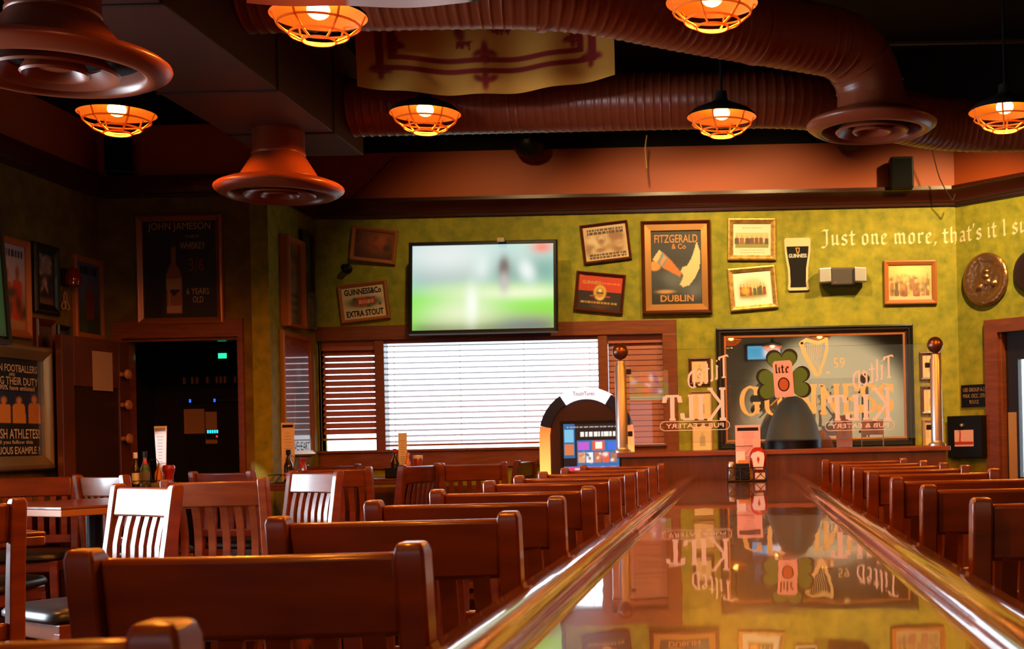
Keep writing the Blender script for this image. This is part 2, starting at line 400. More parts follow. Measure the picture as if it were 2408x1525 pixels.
BULBM = mat('glowing_bulb', (1, .6, .2), .5, emit=(1.0, .52, .12), estr=15.0)
CREAM = mat('cream_paint', (.72, .55, .32), .6)
CREAMW = mat('wall_lettering_paint', (.80, .62, .38), .6)
PRINT = attr_mat('printed_paper', .5, .5)
CLOTH = attr_mat('printed_cloth', .85)
SCREEN = attr_mat('lit_screen', .3, 0, 1.12)
GLASSM = pane_mat('clear_pane', (.96, .98, .98), 1.0)
ETCHG = pane_mat('hazy_panel_glass', (.97, .96, .97), 1.3)
FROST = mat('frosted_etching', (.82, .78, .82), .6)
MIRRORM = mat('silvered_mirror', (.86, .80, .72), .015, metal=1.0)
MAHOG = mat('frame_mahogany', (.09, .016, .006), .3, coat=.4)
ORANGEW = mat('frame_orange_wood', (.42, .13, .03), .4, coat=.2)
GOLDF = mat('frame_gilt', (.62, .34, .09), .38, metal=.7, noise=(30, (.45, .22, .05), (.8, .5, .16)))
GOLDD = mat('frame_dull_gilt', (.42, .2, .06), .35, metal=.6)
SILVF = mat('frame_silver_gilt', (.6, .48, .3), .3, metal=.8)
BLACKF = mat('frame_black', (.010, .008, .007), .3, coat=.3)
BLIND = mat('wooden_blind_slat', (.38, .115, .08), .4)
INK = mat('black_ink', (.010, .008, .007), .6, spec=.15)
GOLDINK = mat('gold_ink', (.62, .34, .08), .5)
ORINK = mat('orange_ink', (.62, .24, .05), .5)
TANINK = mat('tan_ink', (.45, .26, .12), .6)
WHITEINK = mat('white_ink', (.75, .70, .66), .6)
GREYINK = mat('grey_ink', (.30, .20, .16), .6)
REDINK = mat('red_ink', (.5, .03, .01), .6)
PAPER = mat('white_paper', (.78, .74, .72), .7)
PINKP = mat('pink_paper', (.80, .45, .42), .7)

# ------------------------------------------------------------------ room shell
LEFT, JAM, SIDE, RIGHT, REAR = -4.265, 8.55, -3.13, 3.40, -4.5
CROWN_Z, FASC_Z0, FASC_Z1, TOP = 3.0, 3.13, 3.485, 4.15
SLX, SLY = RIGHT, BACK - (RIGHT - CX)
def st(o): o['kind'] = 'structure'; return o

st(MB().box2((LEFT - .2, REAR - .2, -.06), (RIGHT + .3, BACK + 1.2, 0)).build('floor', FLOORM))
c = MB().box2((LEFT - .2, REAR - .2, TOP), (RIGHT + .3, BACK + .3, TOP + .08))
LINE = [(LEFT, REAR), (LEFT, JAM), (SIDE, JAM), (SIDE, BACK), (CX, BACK), (SLX, SLY), (RIGHT, REAR)]
for (x0, y0), (x1, y1) in zip(LINE[:-1], LINE[1:]):
    c.add([(x0, y0, FASC_Z1), (x1, y1, FASC_Z1), (x1, y1, TOP), (x0, y0, TOP)], [(0, 1, 2, 3)])
st(c.build('ceiling', BLACKC))

def wall_pieces(b, x0, x1, z0, z1, holes, P):
    """rectangular wall of boxes around holes given as (x0,x1,z0,z1); P maps the two corners to boxes"""
    xs = sorted({x0, x1, *[h[0] for h in holes], *[h[1] for h in holes]}); zs = sorted({z0, z1, *[h[2] for h in holes], *[h[3] for h in holes]})
    for xa, xb in zip(xs[:-1], xs[1:]):
        for za, zb in zip(zs[:-1], zs[1:]):
            mx, mz = (xa + xb) / 2, (za + zb) / 2
            if any(h[0] < mx < h[1] and h[2] < mz < h[3] for h in holes): continue
            P(b, xa, xb, za, zb)
    return b
WX0, WX1, WX2, WX3, WX4, WX5 = -3.107, -2.70, -2.63, -1.039, -.969, -.557
WZ0, WZ1 = 1.27, 2.094
st(wall_pieces(MB(), SIDE - .12, CX + .1, 0, FASC_Z1, [(WX0, WX5, WZ0, WZ1)], lambda b, a, e, f, g: b.box2((a, BACK, f), (e, BACK + .12, g))).build('wall_back', GREEN))
st(MB().box2((SIDE - .12, JAM, 0), (SIDE, BACK + .12, FASC_Z1)).build('wall_side', GREEN))
DX0, DX1, DZ = at(293, 900, JAM).x, at(566, 900, JAM).x, 2.06
st(wall_pieces(MB(), LEFT - .12, SIDE - .12, 0, FASC_Z1, [(DX0, DX1, -1, DZ)], lambda b, a, e, f, g: b.box2((a, JAM, max(f, 0)), (e, JAM + .12, g)) if g > 0 else None).build('wall_alcove', BROWNG))
LW = (3.35, 5.35, .85, 2.35); LW2 = (6.24, 6.80, .9, 1.76)
st(wall_pieces(MB(), REAR, JAM, 0, FASC_Z1, [LW, LW2], lambda b, a, e, f, g: b.box2((LEFT - .12, a, f), (LEFT, e, g))).build('wall_left', BROWNG))
st(MB().box2((RIGHT, REAR, 0), (RIGHT + .12, SLY, FASC_Z1)).build('wall_right', mat('right_wall_paint', (.06, .025, .012), .7)))
st(MB().box2((LEFT, REAR - .12, 0), (RIGHT, REAR, TOP)).build('wall_rear', mat('rear_wall_paint', (.42, .36, .24), .7)))
SDS = at_slant(2352, 900); SD0 = (SDS.x - CX) / math.sqrt(.5)   # slanted wall: door from here
q = math.sqrt(.5)
def slant(s, off, z): return (CX + q * s - q * off, BACK - q * s - q * off, z)
def slbox(b, s0, s1, z0, z1, off0=-.12, off1=0.0):
    vs = [slant(s, o, z) for s in (s0, s1) for o in (off0, off1) for z in (z0, z1)]
    return b.add(vs, [(0, 1, 3, 2), (4, 6, 7, 5), (0, 4, 5, 1), (2, 3, 7, 6), (0, 2, 6, 4), (1, 5, 7, 3)])
SLEN = (RIGHT - CX) / q
b = MB(); slbox(b, 0, SD0, 0, FASC_Z1); slbox(b, SD0 + .92, SLEN, 0, FASC_Z1); slbox(b, SD0, SD0 + .92, 2.03, FASC_Z1)
st(b.build('wall_slanted', GREEN))

# crown moulding, terracotta band above it
def run(prof, m, name):
    """profile (out, z) carried along the inside of the walls with mitred corners"""
    P = [Vector((x, y)) for x, y in LINE]; b = MB(); n = len(prof); vs = []
    for i, p in enumerate(P):
        def nrm(a, c): t = (c - a).normalized(); return Vector((t.y, -t.x))
        ns = []
        if i > 0: ns.append(nrm(P[i - 1], p))
        if i < len(P) - 1: ns.append(nrm(p, P[i + 1]))
        mit = ns[0] if len(ns) == 1 else (ns[0] + ns[1]) / (1 + ns[0].dot(ns[1]))
        for o, z in prof: vs.append((p.x + mit.x * o, p.y + mit.y * o, z))
    fs = [(i * n + k, i * n + (k + 1) % n, (i + 1) * n + (k + 1) % n, (i + 1) * n + k) for i in range(len(P) - 1) for k in range(n)]
    b.add(vs, fs); return st(b.build(name, m, smooth=35))
run([(0.001, 3.0), (.022, 3.0), (.026, 3.02), (.04, 3.028), (.045, 3.045), (.075, 3.075), (.095, 3.10), (.105, 3.105), (.105, 3.13), (0.001, 3.13)], CROWN, 'trim_1')
run([(0.001, 3.131), (.012, 3.131), (.012, 3.485), (0.001, 3.485)], TERRA, 'trim_2')
# wainscot below the window
st(MB().box2((SIDE + .005, BACK - .025, 0), (CX - .03, BACK - .001, 1.0)).build('trim_3', TRIMW))
st(MB().box2((LEFT + .001, REAR, 0), (LEFT + .02, JAM - .001, .95)).build('trim_4', CROWN))

# ------------------------------------------------------------------ back window with its blinds
b = MB()
b.box2((SIDE + .002, BACK - .03, WZ1), (WX5 + .105, BACK + .001, 2.20)); b.box2((WX5, BACK - .03, WZ0 - .13), (WX5 + .105, BACK + .001, WZ1))
b.box2((SIDE + .002, BACK - .03, WZ0 - .135), (WX5, BACK + .001, WZ0)); b.box2((WX1, BACK - .02, WZ0), (WX2, BACK + .10, WZ1)); b.box2((WX3, BACK - .02, WZ0), (WX4, BACK + .10, WZ1))
b.box2((SIDE + .002, BACK - .05, WZ0 - .012), (WX5 + .02, BACK + .10, WZ0 + .008)); b.box2((WX0 - .02, BACK + .0, WZ0), (WX0, BACK + .1, WZ1))
w1 = st(b.build('window_1', TRIMW, bevel=.004))
g = MB()
for xa, xb in ((WX0, WX1), (WX2, WX3), (WX4, WX5)): g.box2((xa, BACK + .085, WZ0 + .008), (xb, BACK + .09, WZ1))
g.build('pane', GLASSM, w1)
def blind(label, xa, xb, pitch, ang, zb, hr):
    t = thing('window_blind', label, 'blind', ((xa + xb) / 2, BACK + .045, WZ1))
    w = xb - xa - .004
    MB().box((0, 0, -hr / 2), (w, .05, hr)).build('headrail', BLIND, t)
    b = MB(); z = -hr - .02; L = WZ1 - zb
    while z > -L + .02:
        hw = .025; dy, dz = hw * math.cos(ang), hw * math.sin(ang); e = .0013
        b.add([(-w / 2, -dy, z - dz), (w / 2, -dy, z - dz), (w / 2, dy, z + dz), (-w / 2, dy, z + dz),
               (-w / 2, -dy, z - dz + e), (w / 2, -dy, z - dz + e), (w / 2, dy, z + dz + e), (-w / 2, dy, z + dz + e)],
              [(0, 1, 2, 3), (7, 6, 5, 4), (0, 4, 5, 1), (2, 6, 7, 3), (1, 5, 6, 2), (0, 3, 7, 4)])
        z -= pitch
    b.build('slats', BLIND, t)
    MB().box((0, 0, -L + .008), (w, .05, .016)).build('bottom_rail', BLIND, t)
    c = MB()
    for x in ((-w * .4, w * .4) if w < 1 else (-w * .46, -w * .15, w * .15, w * .46)): c.tube([(x, -.026, -hr), (x, -.026, -L + .01)], .0016, 5)
    c.build('cord', BLIND, t)
    return t
blind('narrow dark wooden blind half closed at the left end of the window', WX0, WX1, .045, R(50), WZ0 + .085, .07)
blind('wide wooden blind with open slats and white daylight behind it', WX2, WX3, .042, R(16), WZ0 + .03, .025)
blind('narrow closed reddish blind at the right end of the window', WX4, WX5, .041, R(80), WZ0 + .0085, .06)

# side window, out of the picture, that lets daylight onto the tables
for nm, q_ in (('window_2', LW), ('window_3', LW2)):
    b = MB()
    for (y0, y1, z0, z1) in ((q_[0], q_[1], q_[3], q_[3] + .07), (q_[0], q_[1], q_[2] - .07, q_[2]), (q_[0] - .02, q_[0], q_[2] - .07, q_[3] + .07), (q_[1], q_[1] + .02, q_[2] - .07, q_[3] + .07)):
        b.box2((LEFT - .05, y0, z0), (LEFT + .02, y1, z1))
    w2 = st(b.build(nm, TRIMW)); MB().box2((LEFT - .08, q_[0], q_[2]), (LEFT - .075, q_[1], q_[3])).build('pane', GLASSM, w2)
st(MB().box2((-30, BACK + 1.3, -.3), (30, BACK + 40, -.25)).build('trim_5', mat('pale_paving', (.5, .5, .48), .8)))

# ------------------------------------------------------------------ long lacquered table with its rails
TZ = 1.07; TCX = .0075; TY0, TY1 = .25, 7.29
t = thing('communal_table', 'long glossy lacquered wooden communal table running to the half wall', 'table', (TCX, 0, 0))
MB().box2((-.27, TY0, TZ - .05), (.27, TY1, TZ)).build('tabletop', BARW, t)
def rail_prof(s): return [(s * a, z) for a, z in ((.262, TZ - .03), (.262, TZ + .003), (.265, TZ + .014), (.271, TZ + .023), (.281, TZ + .0295), (.294, TZ + .032), (.308, TZ + .030), (.322, TZ + .0245), (.335, TZ + .0175), (.344, TZ + .010), (.350, TZ - .004), (.39, TZ - .008), (.3975, TZ - .014), (.3975, TZ - .045), (.385, TZ - .05), (.30, TZ - .05))]
for s in (-1, 1):
    pr = rail_prof(s); pts = [(0, TY0 + (TY1 - TY0) * i / 12, 0) for i in range(13)]
    MB().sweep(pts, pr, [((1, 0, 0), (0, 0, 1))] * 13).build('arm_rail', RAILW, t, smooth=40)
b = MB().box2((-.25, TY0 + .1, TZ - .16), (.25, TY1 - .05, TZ - .05)); b.build('apron', BARW, t)
for y in (1.2, 4.0, 6.6): MB().box((0, y, .46), (.30, .12, .90)).build('pedestal', BARW, t, bevel=.006); 

# ------------------------------------------------------------------ bar stools
def make_stool(label):
    t = thing('bar_stool', label, 'bar stool')
    def yb(z): # back line of the rear posts, top leans back
        return -.02 - .05 * max(0, (z - .74) / .445) ** 1.5 - .03 * max(0, (.74 - z) / .74) ** 2
    W = .2235
    for s in (-1, 1):
        zs = [0, .2, .4, .6, .74, .84, .94, 1.02, 1.09, 1.14, 1.172, 1.185]; pts = [(s * (W - .019), yb(z), z) for z in zs]
        vs = []; prof = []
        b = MB(); n = 0
        rows = []
        for z in zs:
            d = .052 if .6 < z < 1.0 else (.046 if z >= 1.0 else .04); w = .019
            if z == 1.185: d -= .012; w -= .003
            rows.append([(s * (W - .019) - w, yb(z) - d / 2, z), (s * (W - .019) + w, yb(z) - d / 2, z), (s * (W - .019) + w, yb(z) + d / 2, z), (s * (W - .019) - w, yb(z) + d / 2, z)])
        vs = [p for r_ in rows for p in r_]; m = len(rows)
        fs = [(i * 4 + k, i * 4 + (k + 1) % 4, (i + 1) * 4 + (k + 1) % 4, (i + 1) * 4 + k) for i in range(m - 1) for k in range(4)] + [(3, 2, 1, 0), (m * 4 - 4, m * 4 - 3, m * 4 - 2, m * 4 - 1)]
        b.add(vs, fs).build('rear_post', WOOD, t, smooth=40, bevel=.0045)
    def curved(z0, z1, th, sag, name, fwd):
        b = MB(); n = 10; rows = []
        for i in range(n + 1):
            x = -W + .036 + (2 * W - .072) * i / n; k = 1 - (2 * i / n - 1) ** 2
            y0 = yb(z0) + fwd - sag * k; y1 = yb(z1) + fwd - sag * k
            rows.append([(x, y0 - th / 2, z0), (x, y0 + th / 2, z0), (x, y1 + th / 2, z1), (x, y1 - th / 2, z1)])
        vs = [p for r_ in rows for p in r_]
        fs = [(i * 4 + k, i * 4 + (k + 1) % 4, (i + 1) * 4 + (k + 1) % 4, (i + 1) * 4 + k) for i in range(n) for k in range(4)] + [(3, 2, 1, 0), (n * 4, n * 4 + 1, n * 4 + 2, n * 4 + 3)]
        return b.add(vs, fs).build(name, WOOD, t, smooth=40, bevel=.0085)
    curved(1.064, 1.172, .022, .012, 'crest_rail', .006)
    curved(.80, .85, .022, .012, 'back_rail', .004)
    for i in range(6):
        x = -.15 + .06 * i; k = 1 - (x / W) ** 2; b = MB(); rows = []
        for z in (.845, .9, .96, 1.02, 1.07):
            y = yb(z) + .005 - .012 * k + .012 * math.sin((z - .845) / .225 * PI)
            rows.append([(x - .015, y - .006, z), (x + .015, y - .006, z), (x + .015, y + .006, z), (x - .015, y + .006, z)])
        vs = [p for r_ in rows for p in r_]; m = 5
        fs = [(i2 * 4 + k2, i2 * 4 + (k2 + 1) % 4, (i2 + 1) * 4 + (k2 + 1) % 4, (i2 + 1) * 4 + k2) for i2 in range(m - 1) for k2 in range(4)] + [(3, 2, 1, 0), (16, 17, 18, 19)]
        b.add(vs, fs).build('slat', WOOD, t, smooth=40)
    b = MB(); b.box((0, .17, .70), (.40, .36, .06)); b.build('seat_frame', WOOD, t, bevel=.006)
    b = MB(); n = 9; vs = []
    for i, (ins, z) in enumerate(((.012, .732), (.0, .742), (.0, .758), (.012, .772), (.05, .782), (.12, .786))):
        for k in range(32):
            a = 2 * PI * k / 32; ca, sa = math.cos(a), math.sin(a); e = .35
            vs.append(((.215 - ins) * math.copysign(abs(ca) ** e, ca), .18 + (.205 - ins) * math.copysign(abs(sa) ** e, sa), z))
    fs = [(i * 32 + k, i * 32 + (k + 1) % 32, (i + 1) * 32 + (k + 1) % 32, (i + 1) * 32 + k) for i in range(5) for k in range(32)] + [tuple(range(31, -1, -1)), tuple(160 + k for k in range(32))]
    b.add(vs, fs).build('seat_cushion', VINYL, t, smooth=50)['label'] = 'black vinyl seat cushion'
    for s in (-1, 1):
        rows = [[(s * x - w, y - w, z), (s * x + w, y - w, z), (s * x + w, y + w, z), (s * x - w, y + w, z)] for x, y, z, w in ((.20, .37, 0, .016), (.18, .33, .70, .02))]
        MB().add(rows[0] + rows[1], [(0, 1, 5, 4), (1, 2, 6, 5), (2, 3, 7, 6), (3, 0, 4, 7), (3, 2, 1, 0), (4, 5, 6, 7)]).build('front_leg', WOOD, t, bevel=.003)
        MB().box2((s * .195 - .009, -.03, .30), (s * .195 + .009, .35, .34)).build('stretcher', WOOD, t)
    MB().box2((-.19, .345, .24), (.19, .37, .28)).build('stretcher', WOOD, t); MB().box2((-.19, -.04, .36), (.19, -.018, .40)).build('stretcher', WOOD, t)
    return t
ORD = ['nearest', 'second', 'third', 'fourth', 'fifth', 'sixth', 'seventh', 'eighth', 'ninth', 'tenth']
LROW = [.89, 1.58, 2.25, 2.84, 3.44, 4.16, 4.72, 5.30, 5.96, 6.66]
proto = make_stool('nearest bar stool left of the long table, only its top corner in view')
for i, d in enumerate(LROW):
    lab = 'wooden slat-back bar stool left of the long table, %s from the camera in that row' % ORD[i]
    o = proto if i == 0 else dup(proto, lab)
    o.location = (-.393 - .2235, d + .085, 0); o['group'] = 'bar stools left of the long table'
RROW = [2.36, 3.02, 3.63, 4.29, 4.84, 5.36, 5.94, 6.68]
for i, d in enumerate(RROW):
    o = dup(proto, 'wooden slat-back bar stool right of the long table, %s from the camera in that row' % ORD[i], (.428 + .2235, d + .085, 0), 0, 'bar stools right of the long table')
def face(x, y, dx, dy, label, k=1.0):
    o = dup(proto, label, (x, y, 0), math.atan2(dy, dx) - PI / 2, 'bar stools at the side tables'); o.scale = (1, 1, k); return o
face(-2.24, 4.67, -.6, -.8, 'bar stool at the left whose front is glaring white with daylight')
p = at(507, 1130, 5.34); face(p.x, 5.40, .02, 1, 'dark bar stool seen from behind with light-edged slats, beside the glaring white one')
face(-3.42, 6.95, .5, .87, 'bar stool with orange-lit crest behind the glaring white stool, in front of the brown door')
face(-3.95, 7.12, .25, -.97, 'small daylit bar stool below the framed recruiting poster at the left edge')
p = at(584, 1105, 7.5); face(p.x - .06, 7.38, .33, .94, 'orange-lit bar stool in front of the dark doorway')
p = at(728, 1107, 6.75); face(p.x - .03, 6.75, -.6, -.8, 'bar stool with bluish sheen and white left post, in the middle of the left room')
p = at(786, 1104, 7.6); face(p.x + .01, 7.64, 0, 1, 'dark bar stool right behind the stool with bluish sheen')
p = at(790, 1090, 8.8); face(p.x - .10, 8.9, -.25, -1, 'bar stool below the left end of the window, its crest slanting down to the right')
p = at(960, 1092, 8.2); face(p.x, 8.26, -.93, .3, 'bar stool seen edge-on beside the window table')
p = at(1105, 1085, 8.35); face(p.x + .02, 8.42, .0, 1, 'dark bar stool under the middle of the window, seen from behind')
p = at(1158, 1076, 8.95); face(p.x + .14, 9.14, -1, .15, 'bar stool under the window with white daylight on its crest')
face(-2.13, 3.32, -.7, .7, 'bar stool cut by the left edge, only its right post in view', 1.003)
face(-3.42, 5.42, 1, .0, 'bar stool tucked at the left edge, black seat with orange-lit frame in view')

# ------------------------------------------------------------------ side tables
def pub_table(label, cx, cy, size, yaw, z, edge=False):
    t = thing('pub_table', label, 'table', (cx, cy, 0), yaw, group='tall square tables at the left')
    MB().box((0, 0, z - .006), (size, size, .012)).build('tabletop', TABW, t, bevel=.003)
    MB().box((0, 0, z - .0265), (size - .002, size - .002, .029)).build('table_edge', EDGEW if edge else TABW, t, bevel=.004)
    MB().lathe([(.05, .03), (.035, .06), (.035, z - .05), (.08, z - .042)], 16).build('column', BLACKM, t, smooth=40)
    b = MB(); b.box((0, 0, .018), (.6, .07, .035)); b.box((0, 0, .018), (.07, .6, .035)); b.build('base', BLACKM, t, bevel=.004)
    return t
TZS = 1.085
pub_table('tall square table at the left edge with a worn pale front edge', -2.90, 5.72, .76, R(-31), TZS, True)
pub_table('tall square table with rounded dark red edge, lowest at the left edge', -2.57, 3.78, .72, R(45), 1.075)
TB = at(345, 1138, 7.95); pub_table('tall square table carrying the bottles and white menu card by the brown door', TB.x + .12, 7.75, .8, 0, TZS)
TC = at(690, 1130, 8.0); pub_table('tall square table with a menu card beside the side wall posters', TC.x + .04, 8.12, .6, 0, TZS)
TD = at(955, 1120, 8.85); pub_table('tall dark table under the window with bluish sheen on its top', TD.x + .0, 8.95, .66, 0, TZS)

# ------------------------------------------------------------------ things on the tables
GLASSC = mat('bottle_glass', (.75, .75, .72), .08, trans=.85)
KETCH = mat('ketchup_bottle', (.30, .012, .006), .22, coat=.5)
DARKS = mat('dark_sauce_bottle', (.018, .008, .004), .12, coat=.5)
ORGB = mat('orange_sauce_bottle', (.7, .22, .02), .25, coat=.4)
WHITEP = mat('white_plastic', (.75, .72, .70), .35)
GRLAB = mat('green_label', (.02, .25, .06), .5)
REDP = mat('red_plastic', (.5, .02, .015), .35)
def bottle(name, label, cat, loc, prof, m, cap=None, lab=None, n=20, group=None):
    t = thing(name, label, cat, loc, group=group)
    MB().lathe(prof, n).build('bottle_body', m, t, smooth=40)
    if cap: MB().lathe(cap[0], n).build('cap', cap[1], t, smooth=40)
    if lab: MB().lathe([(lab[0], lab[1]), (lab[0], lab[2])], n).build('paper_label', lab[3], t, smooth=40)
    return t
def slim(h, r): return [(r * .9, 0), (r, .006), (r, h * .5), (r * .85, h * .58), (r * .42, h * .72), (r * .36, h * .9), (r * .36, h * .93)]
def capp(h, r, z0, z1): return [(r, h * z0), (r, h * z1), (r * .8, h * z1 + .003), (0, h * z1 + .003)]
def menu_card(label, loc, w, h, yaw, lean, m, ink, head, flare=0.0):
    t = thing('menu_card', label, 'menu card', loc, yaw, 0, lean)
    f = flare
    MB().prism([(-w / 2 + f, 0), (w / 2 - f * .2, 0), (w / 2, h), (-w / 2, h)], -.002, .002).build('card', m, t)
    b = MB(); b.box((0, -.0032, h - .022), (w * .84, .001, .018)); b.build('heading', head, t)
    b = MB(); g = random.Random(int(w * 1e4))
    for i in range(14):
        ww = w * g.uniform(.25, .6); b.box((0, -.0030, h * .82 - i * h * .052), (ww, .0008, .0028))
    b.build('print_lines', ink, t)
    return t
def wire_rack(label, loc, w, d, h, yaw=0):
    t = thing('condiment_rack', label, 'condiment rack', loc, yaw, group='wire condiment racks')
    b = MB()
    for z in (.004, h): b.tube([(-w / 2, -d / 2, z), (w / 2, -d / 2, z), (w / 2, d / 2, z), (-w / 2, d / 2, z)], .0025, 6, closed=True)
    for i in range(5):
        x = -w / 2 + w * i / 4
        for y in (-d / 2, d / 2): b.tube([(x, y, .004), (x + (w / 4 if i < 4 else 0), y, h)], .0018, 5)
    for i in range(4): b.tube([(-w / 2, -d / 2 + d * i / 3, .004), (w / 2, -d / 2 + d * i / 3, .004)], .0018, 5)
    b.build('wire_basket', BLACKM, t)
    return t
def handle(t, x, z0, z1, w=.03):
    MB().tube([(x - w * .4, 0, z0), (x - w, 0, z1 - .02), (x - w * .6, 0, z1), (x + w * .6, 0, z1), (x + w, 0, z1 - .02), (x + w * .4, 0, z0)], .0022, 6).build('handle', BLACKM, t)
zt = TZS + .001
# first group, by the brown door
c0 = at(345, 1138, 7.6); bx, by = c0.x, 7.6
rk = wire_rack('wire condiment rack holding the sauce bottles by the brown door', (bx, by, zt), .17, .11, .045); handle(rk, .045, .04, .17)
def ON(dx, dy): return (bx + dx, by + dy, zt + .007)
bottle('sauce_bottle', 'slim dark sauce bottle with white cap in the rack by the brown door', 'bottle', ON(-.055, -.02), slim(.20, .022), DARKS, (capp(.20, .013, .86, 1.02), WHITEP), (.0225, .02, .085, WHITEP), group='table bottles')
bottle('sauce_bottle', 'clear bottle with dark grey cap in the rack by the brown door', 'bottle', ON(-.018, .02), slim(.21, .026), GLASSC, (capp(.21, .015, .84, 1.0), BLACKP), (.0265, .02, .09, PAPER), group='table bottles')
bottle('sauce_bottle', 'short clear bottle with green label and red cap in the rack', 'bottle', ON(.006, -.03), slim(.16, .024), GLASSC, (capp(.16, .011, .86, 1.0), REDP), (.0175, .085, .115, GRLAB), group='table bottles')
bottle('sauce_bottle', 'orange sauce bottle beside the foot of the tall white menu card', 'bottle', ON(.06, .03), slim(.15, .024), ORGB, None, None, group='table bottles')
bottle('ketchup_bottle', 'red ketchup bottle standing cap-down beside the rack by the brown door', 'bottle', (bx + .125, by + .02, zt), [(.030, 0), (.031, .01), (.026, .04), (.026, .075), (.036, .10), (.037, .125), (.031, .135), (0, .136)], KETCH, None, None, 10, group='table bottles')
for k, dx in enumerate((.09, .175)):
    t = thing('glass_ashtray', ('small clear glass dish just left of the ketchup bottle', 'small clear glass dish just right of the ketchup bottle')[k], 'glass dish', (bx + dx + (0 if k else -.005), by - .07, zt), group='small glass dishes')
    MB().lathe([(.024, 0), (.03, .003), (.03, .034), (.025, .034), (.022, .008), (0, .007)], 20).build('dish', GLASSC, t, smooth=40)
c1 = at(352, 1085, 7.68)
menu_card('tall white menu card standing by the sauce bottles at the brown door', (bx + .045, 7.68, zt + .01), .085, .36, R(-12), R(-2), PAPER, GREYINK, GREYINK, .028)
# second group, by the side wall
c0 = at(690, 1132, 7.95); bx, by = c0.x, 7.95
rk = wire_rack('wire condiment rack beside the posters of the side wall', (bx - .05, by, zt), .17, .11, .055); handle(rk, .035, .04, .17)
bottle('sauce_bottle', 'dark sauce bottle with amber shoulder beside the side wall posters', 'bottle', (bx - .02, by - .02, zt + .007), slim(.20, .028), DARKS, (capp(.20, .015, .86, 1.0), BLACKP), (.0285, .02, .06, ORGB), group='table bottles')
bottle('ketchup_bottle', 'red ketchup bottle beside the side wall posters', 'bottle', (bx + .065, by - .02, zt), [(.024, 0), (.025, .01), (.025, .1), (.018, .12), (.022, .14), (.022, .155), (0, .157)], KETCH, None, None, 10, group='table bottles')
menu_card('lilac-white menu card with dark heading in front of the red film poster', (bx - .045, by + .04, zt + .01), .078, .37, R(10), R(-3), mat('lilac_card', (.62, .5, .55), .7), GREYINK, INK, .0)
t = thing('glass_mug', 'small clear glass mug beside the red ketchup bottle', 'mug', (bx + .13, by - .03, zt))
MB().lathe([(.028, 0), (.03, .05), (.027, .05), (.025, .006), (0, .006)], 18).build('glass_body', GLASSC, t, smooth=40); MB().tube([(.028, 0, .012), (.05, 0, .016), (.05, 0, .038), (.028, 0, .042)], .004, 6).build('handle', GLASSC, t)
# third group, on the window table
c0 = at(945, 1115, 8.75); bx, by = c0.x, 8.75
t = thing('condiment_box', 'black condiment box on the table under the window', 'condiment box', (bx - .02, by, zt)); b = MB(); b.rect_loops(.14, .06, [(0, 0)]); b = MB()
for a, e in (((-.08, -.05, 0), (.08, .05, .006)), ((-.08, -.05, 0), (.08, -.044, .07)), ((-.08, .044, 0), (.08, .05, .07)), ((-.08, -.05, 0), (-.074, .05, .07)), ((.074, -.05, 0), (.08, .05, .07))): b.box2(a, e)
b.build('box', BLACKP, t)
bottle('sauce_bottle', 'dark bottle with red cap in the condiment box under the window', 'bottle', (bx - .045, by, zt + .007), slim(.19, .028), DARKS, (capp(.19, .014, .88, 1.0), REDP), group='table bottles')
bottle('sauce_bottle', 'small orange bottle in the condiment box under the window', 'bottle', (bx + .045, by - .015, zt + .007), slim(.16, .022), ORGB, (capp(.16, .011, .84, 1.0), ORGB), group='table bottles')
bottle('ketchup_bottle', 'red ketchup jar with white lid right of the condiment box under the window', 'bottle', (bx + .11, by + .01, zt), [(.03, 0), (.032, .01), (.032, .12), (.028, .135)], KETCH, ([(.033, .13), (.033, .15), (0, .151)], WHITEP), None, 16, group='table bottles')
menu_card('white menu card glaring against the wide window blind', (bx, by + .03, zt + .008), .06, .3, 0, R(-2), PAPER, GREYINK, PAPER)

# condiment holder on the long table
hz = TZ + .001; c0 = at(1757, 1124, 6.95); hx, hy = c0.x, 6.95
t = thing('condiment_holder', 'black wire condiment holder at the far end of the long table', 'condiment holder', (hx, hy, hz))
b = MB(); w, d = .215, .11
for z in (.004, .075): b.tube([(-w / 2, -d / 2, z), (w / 2, -d / 2, z), (w / 2, d / 2, z), (-w / 2, d / 2, z)], .003, 6, closed=True)
for i in range(4):
    x = -w / 2 + w * i / 3
    for y in (-d / 2, d / 2):
        b.tube([(x, y, .004), (x, y, .075)], .0025, 5)
        if i < 3: b.tube([(x, y, .004), (x + w / 3, y, .075)], .002, 5); b.tube([(x, y, .075), (x + w / 3, y, .004)], .002, 5)
for i in range(6): b.tube([(-w / 2, -d / 2 + d * i / 5, .004), (w / 2, -d / 2 + d * i / 5, .004)], .002, 5)
b.build('wire_basket', BLACKM, t)
MB().tube([(-.05, .05, .07), (-.05, .05, .135), (-.085, .05, .19), (.035, .05, .19), (-.02, .05, .135), (-.02, .05, .07)], .0022, 6).build('menu_clip', BLACKM, t)
def OH(dx, dy): return (hx + dx, hy + dy, hz + .0075)
t = thing('salt_shaker', 'glass salt shaker with steel cap in the holder on the long table', 'salt shaker', OH(-.085, -.02))
MB().lathe([(.018, 0), (.019, .005), (.017, .07), (.015, .075)], 12).build('glass_body', GLASSC, t, smooth=40); MB().lathe([(.017, .074), (.017, .09), (.012, .1), (0, .102)], 12).build('cap', STEEL, t, smooth=40)
t = thing('sweetener_box', 'black sweetener caddy with white label in the holder on the long table', 'caddy', OH(-.025, -.015))
MB().box((0, 0, .045), (.075, .05, .09)).build('box', BLACKP, t, bevel=.004); MB().box((-.008, .01, .12), (.05, .02, .07)).build('packets', PAPER, t, bevel=.002); MB().box((.005, -.012, .098), (.055, .02, .02)).build('orange_packets', ORINK, t, bevel=.002)
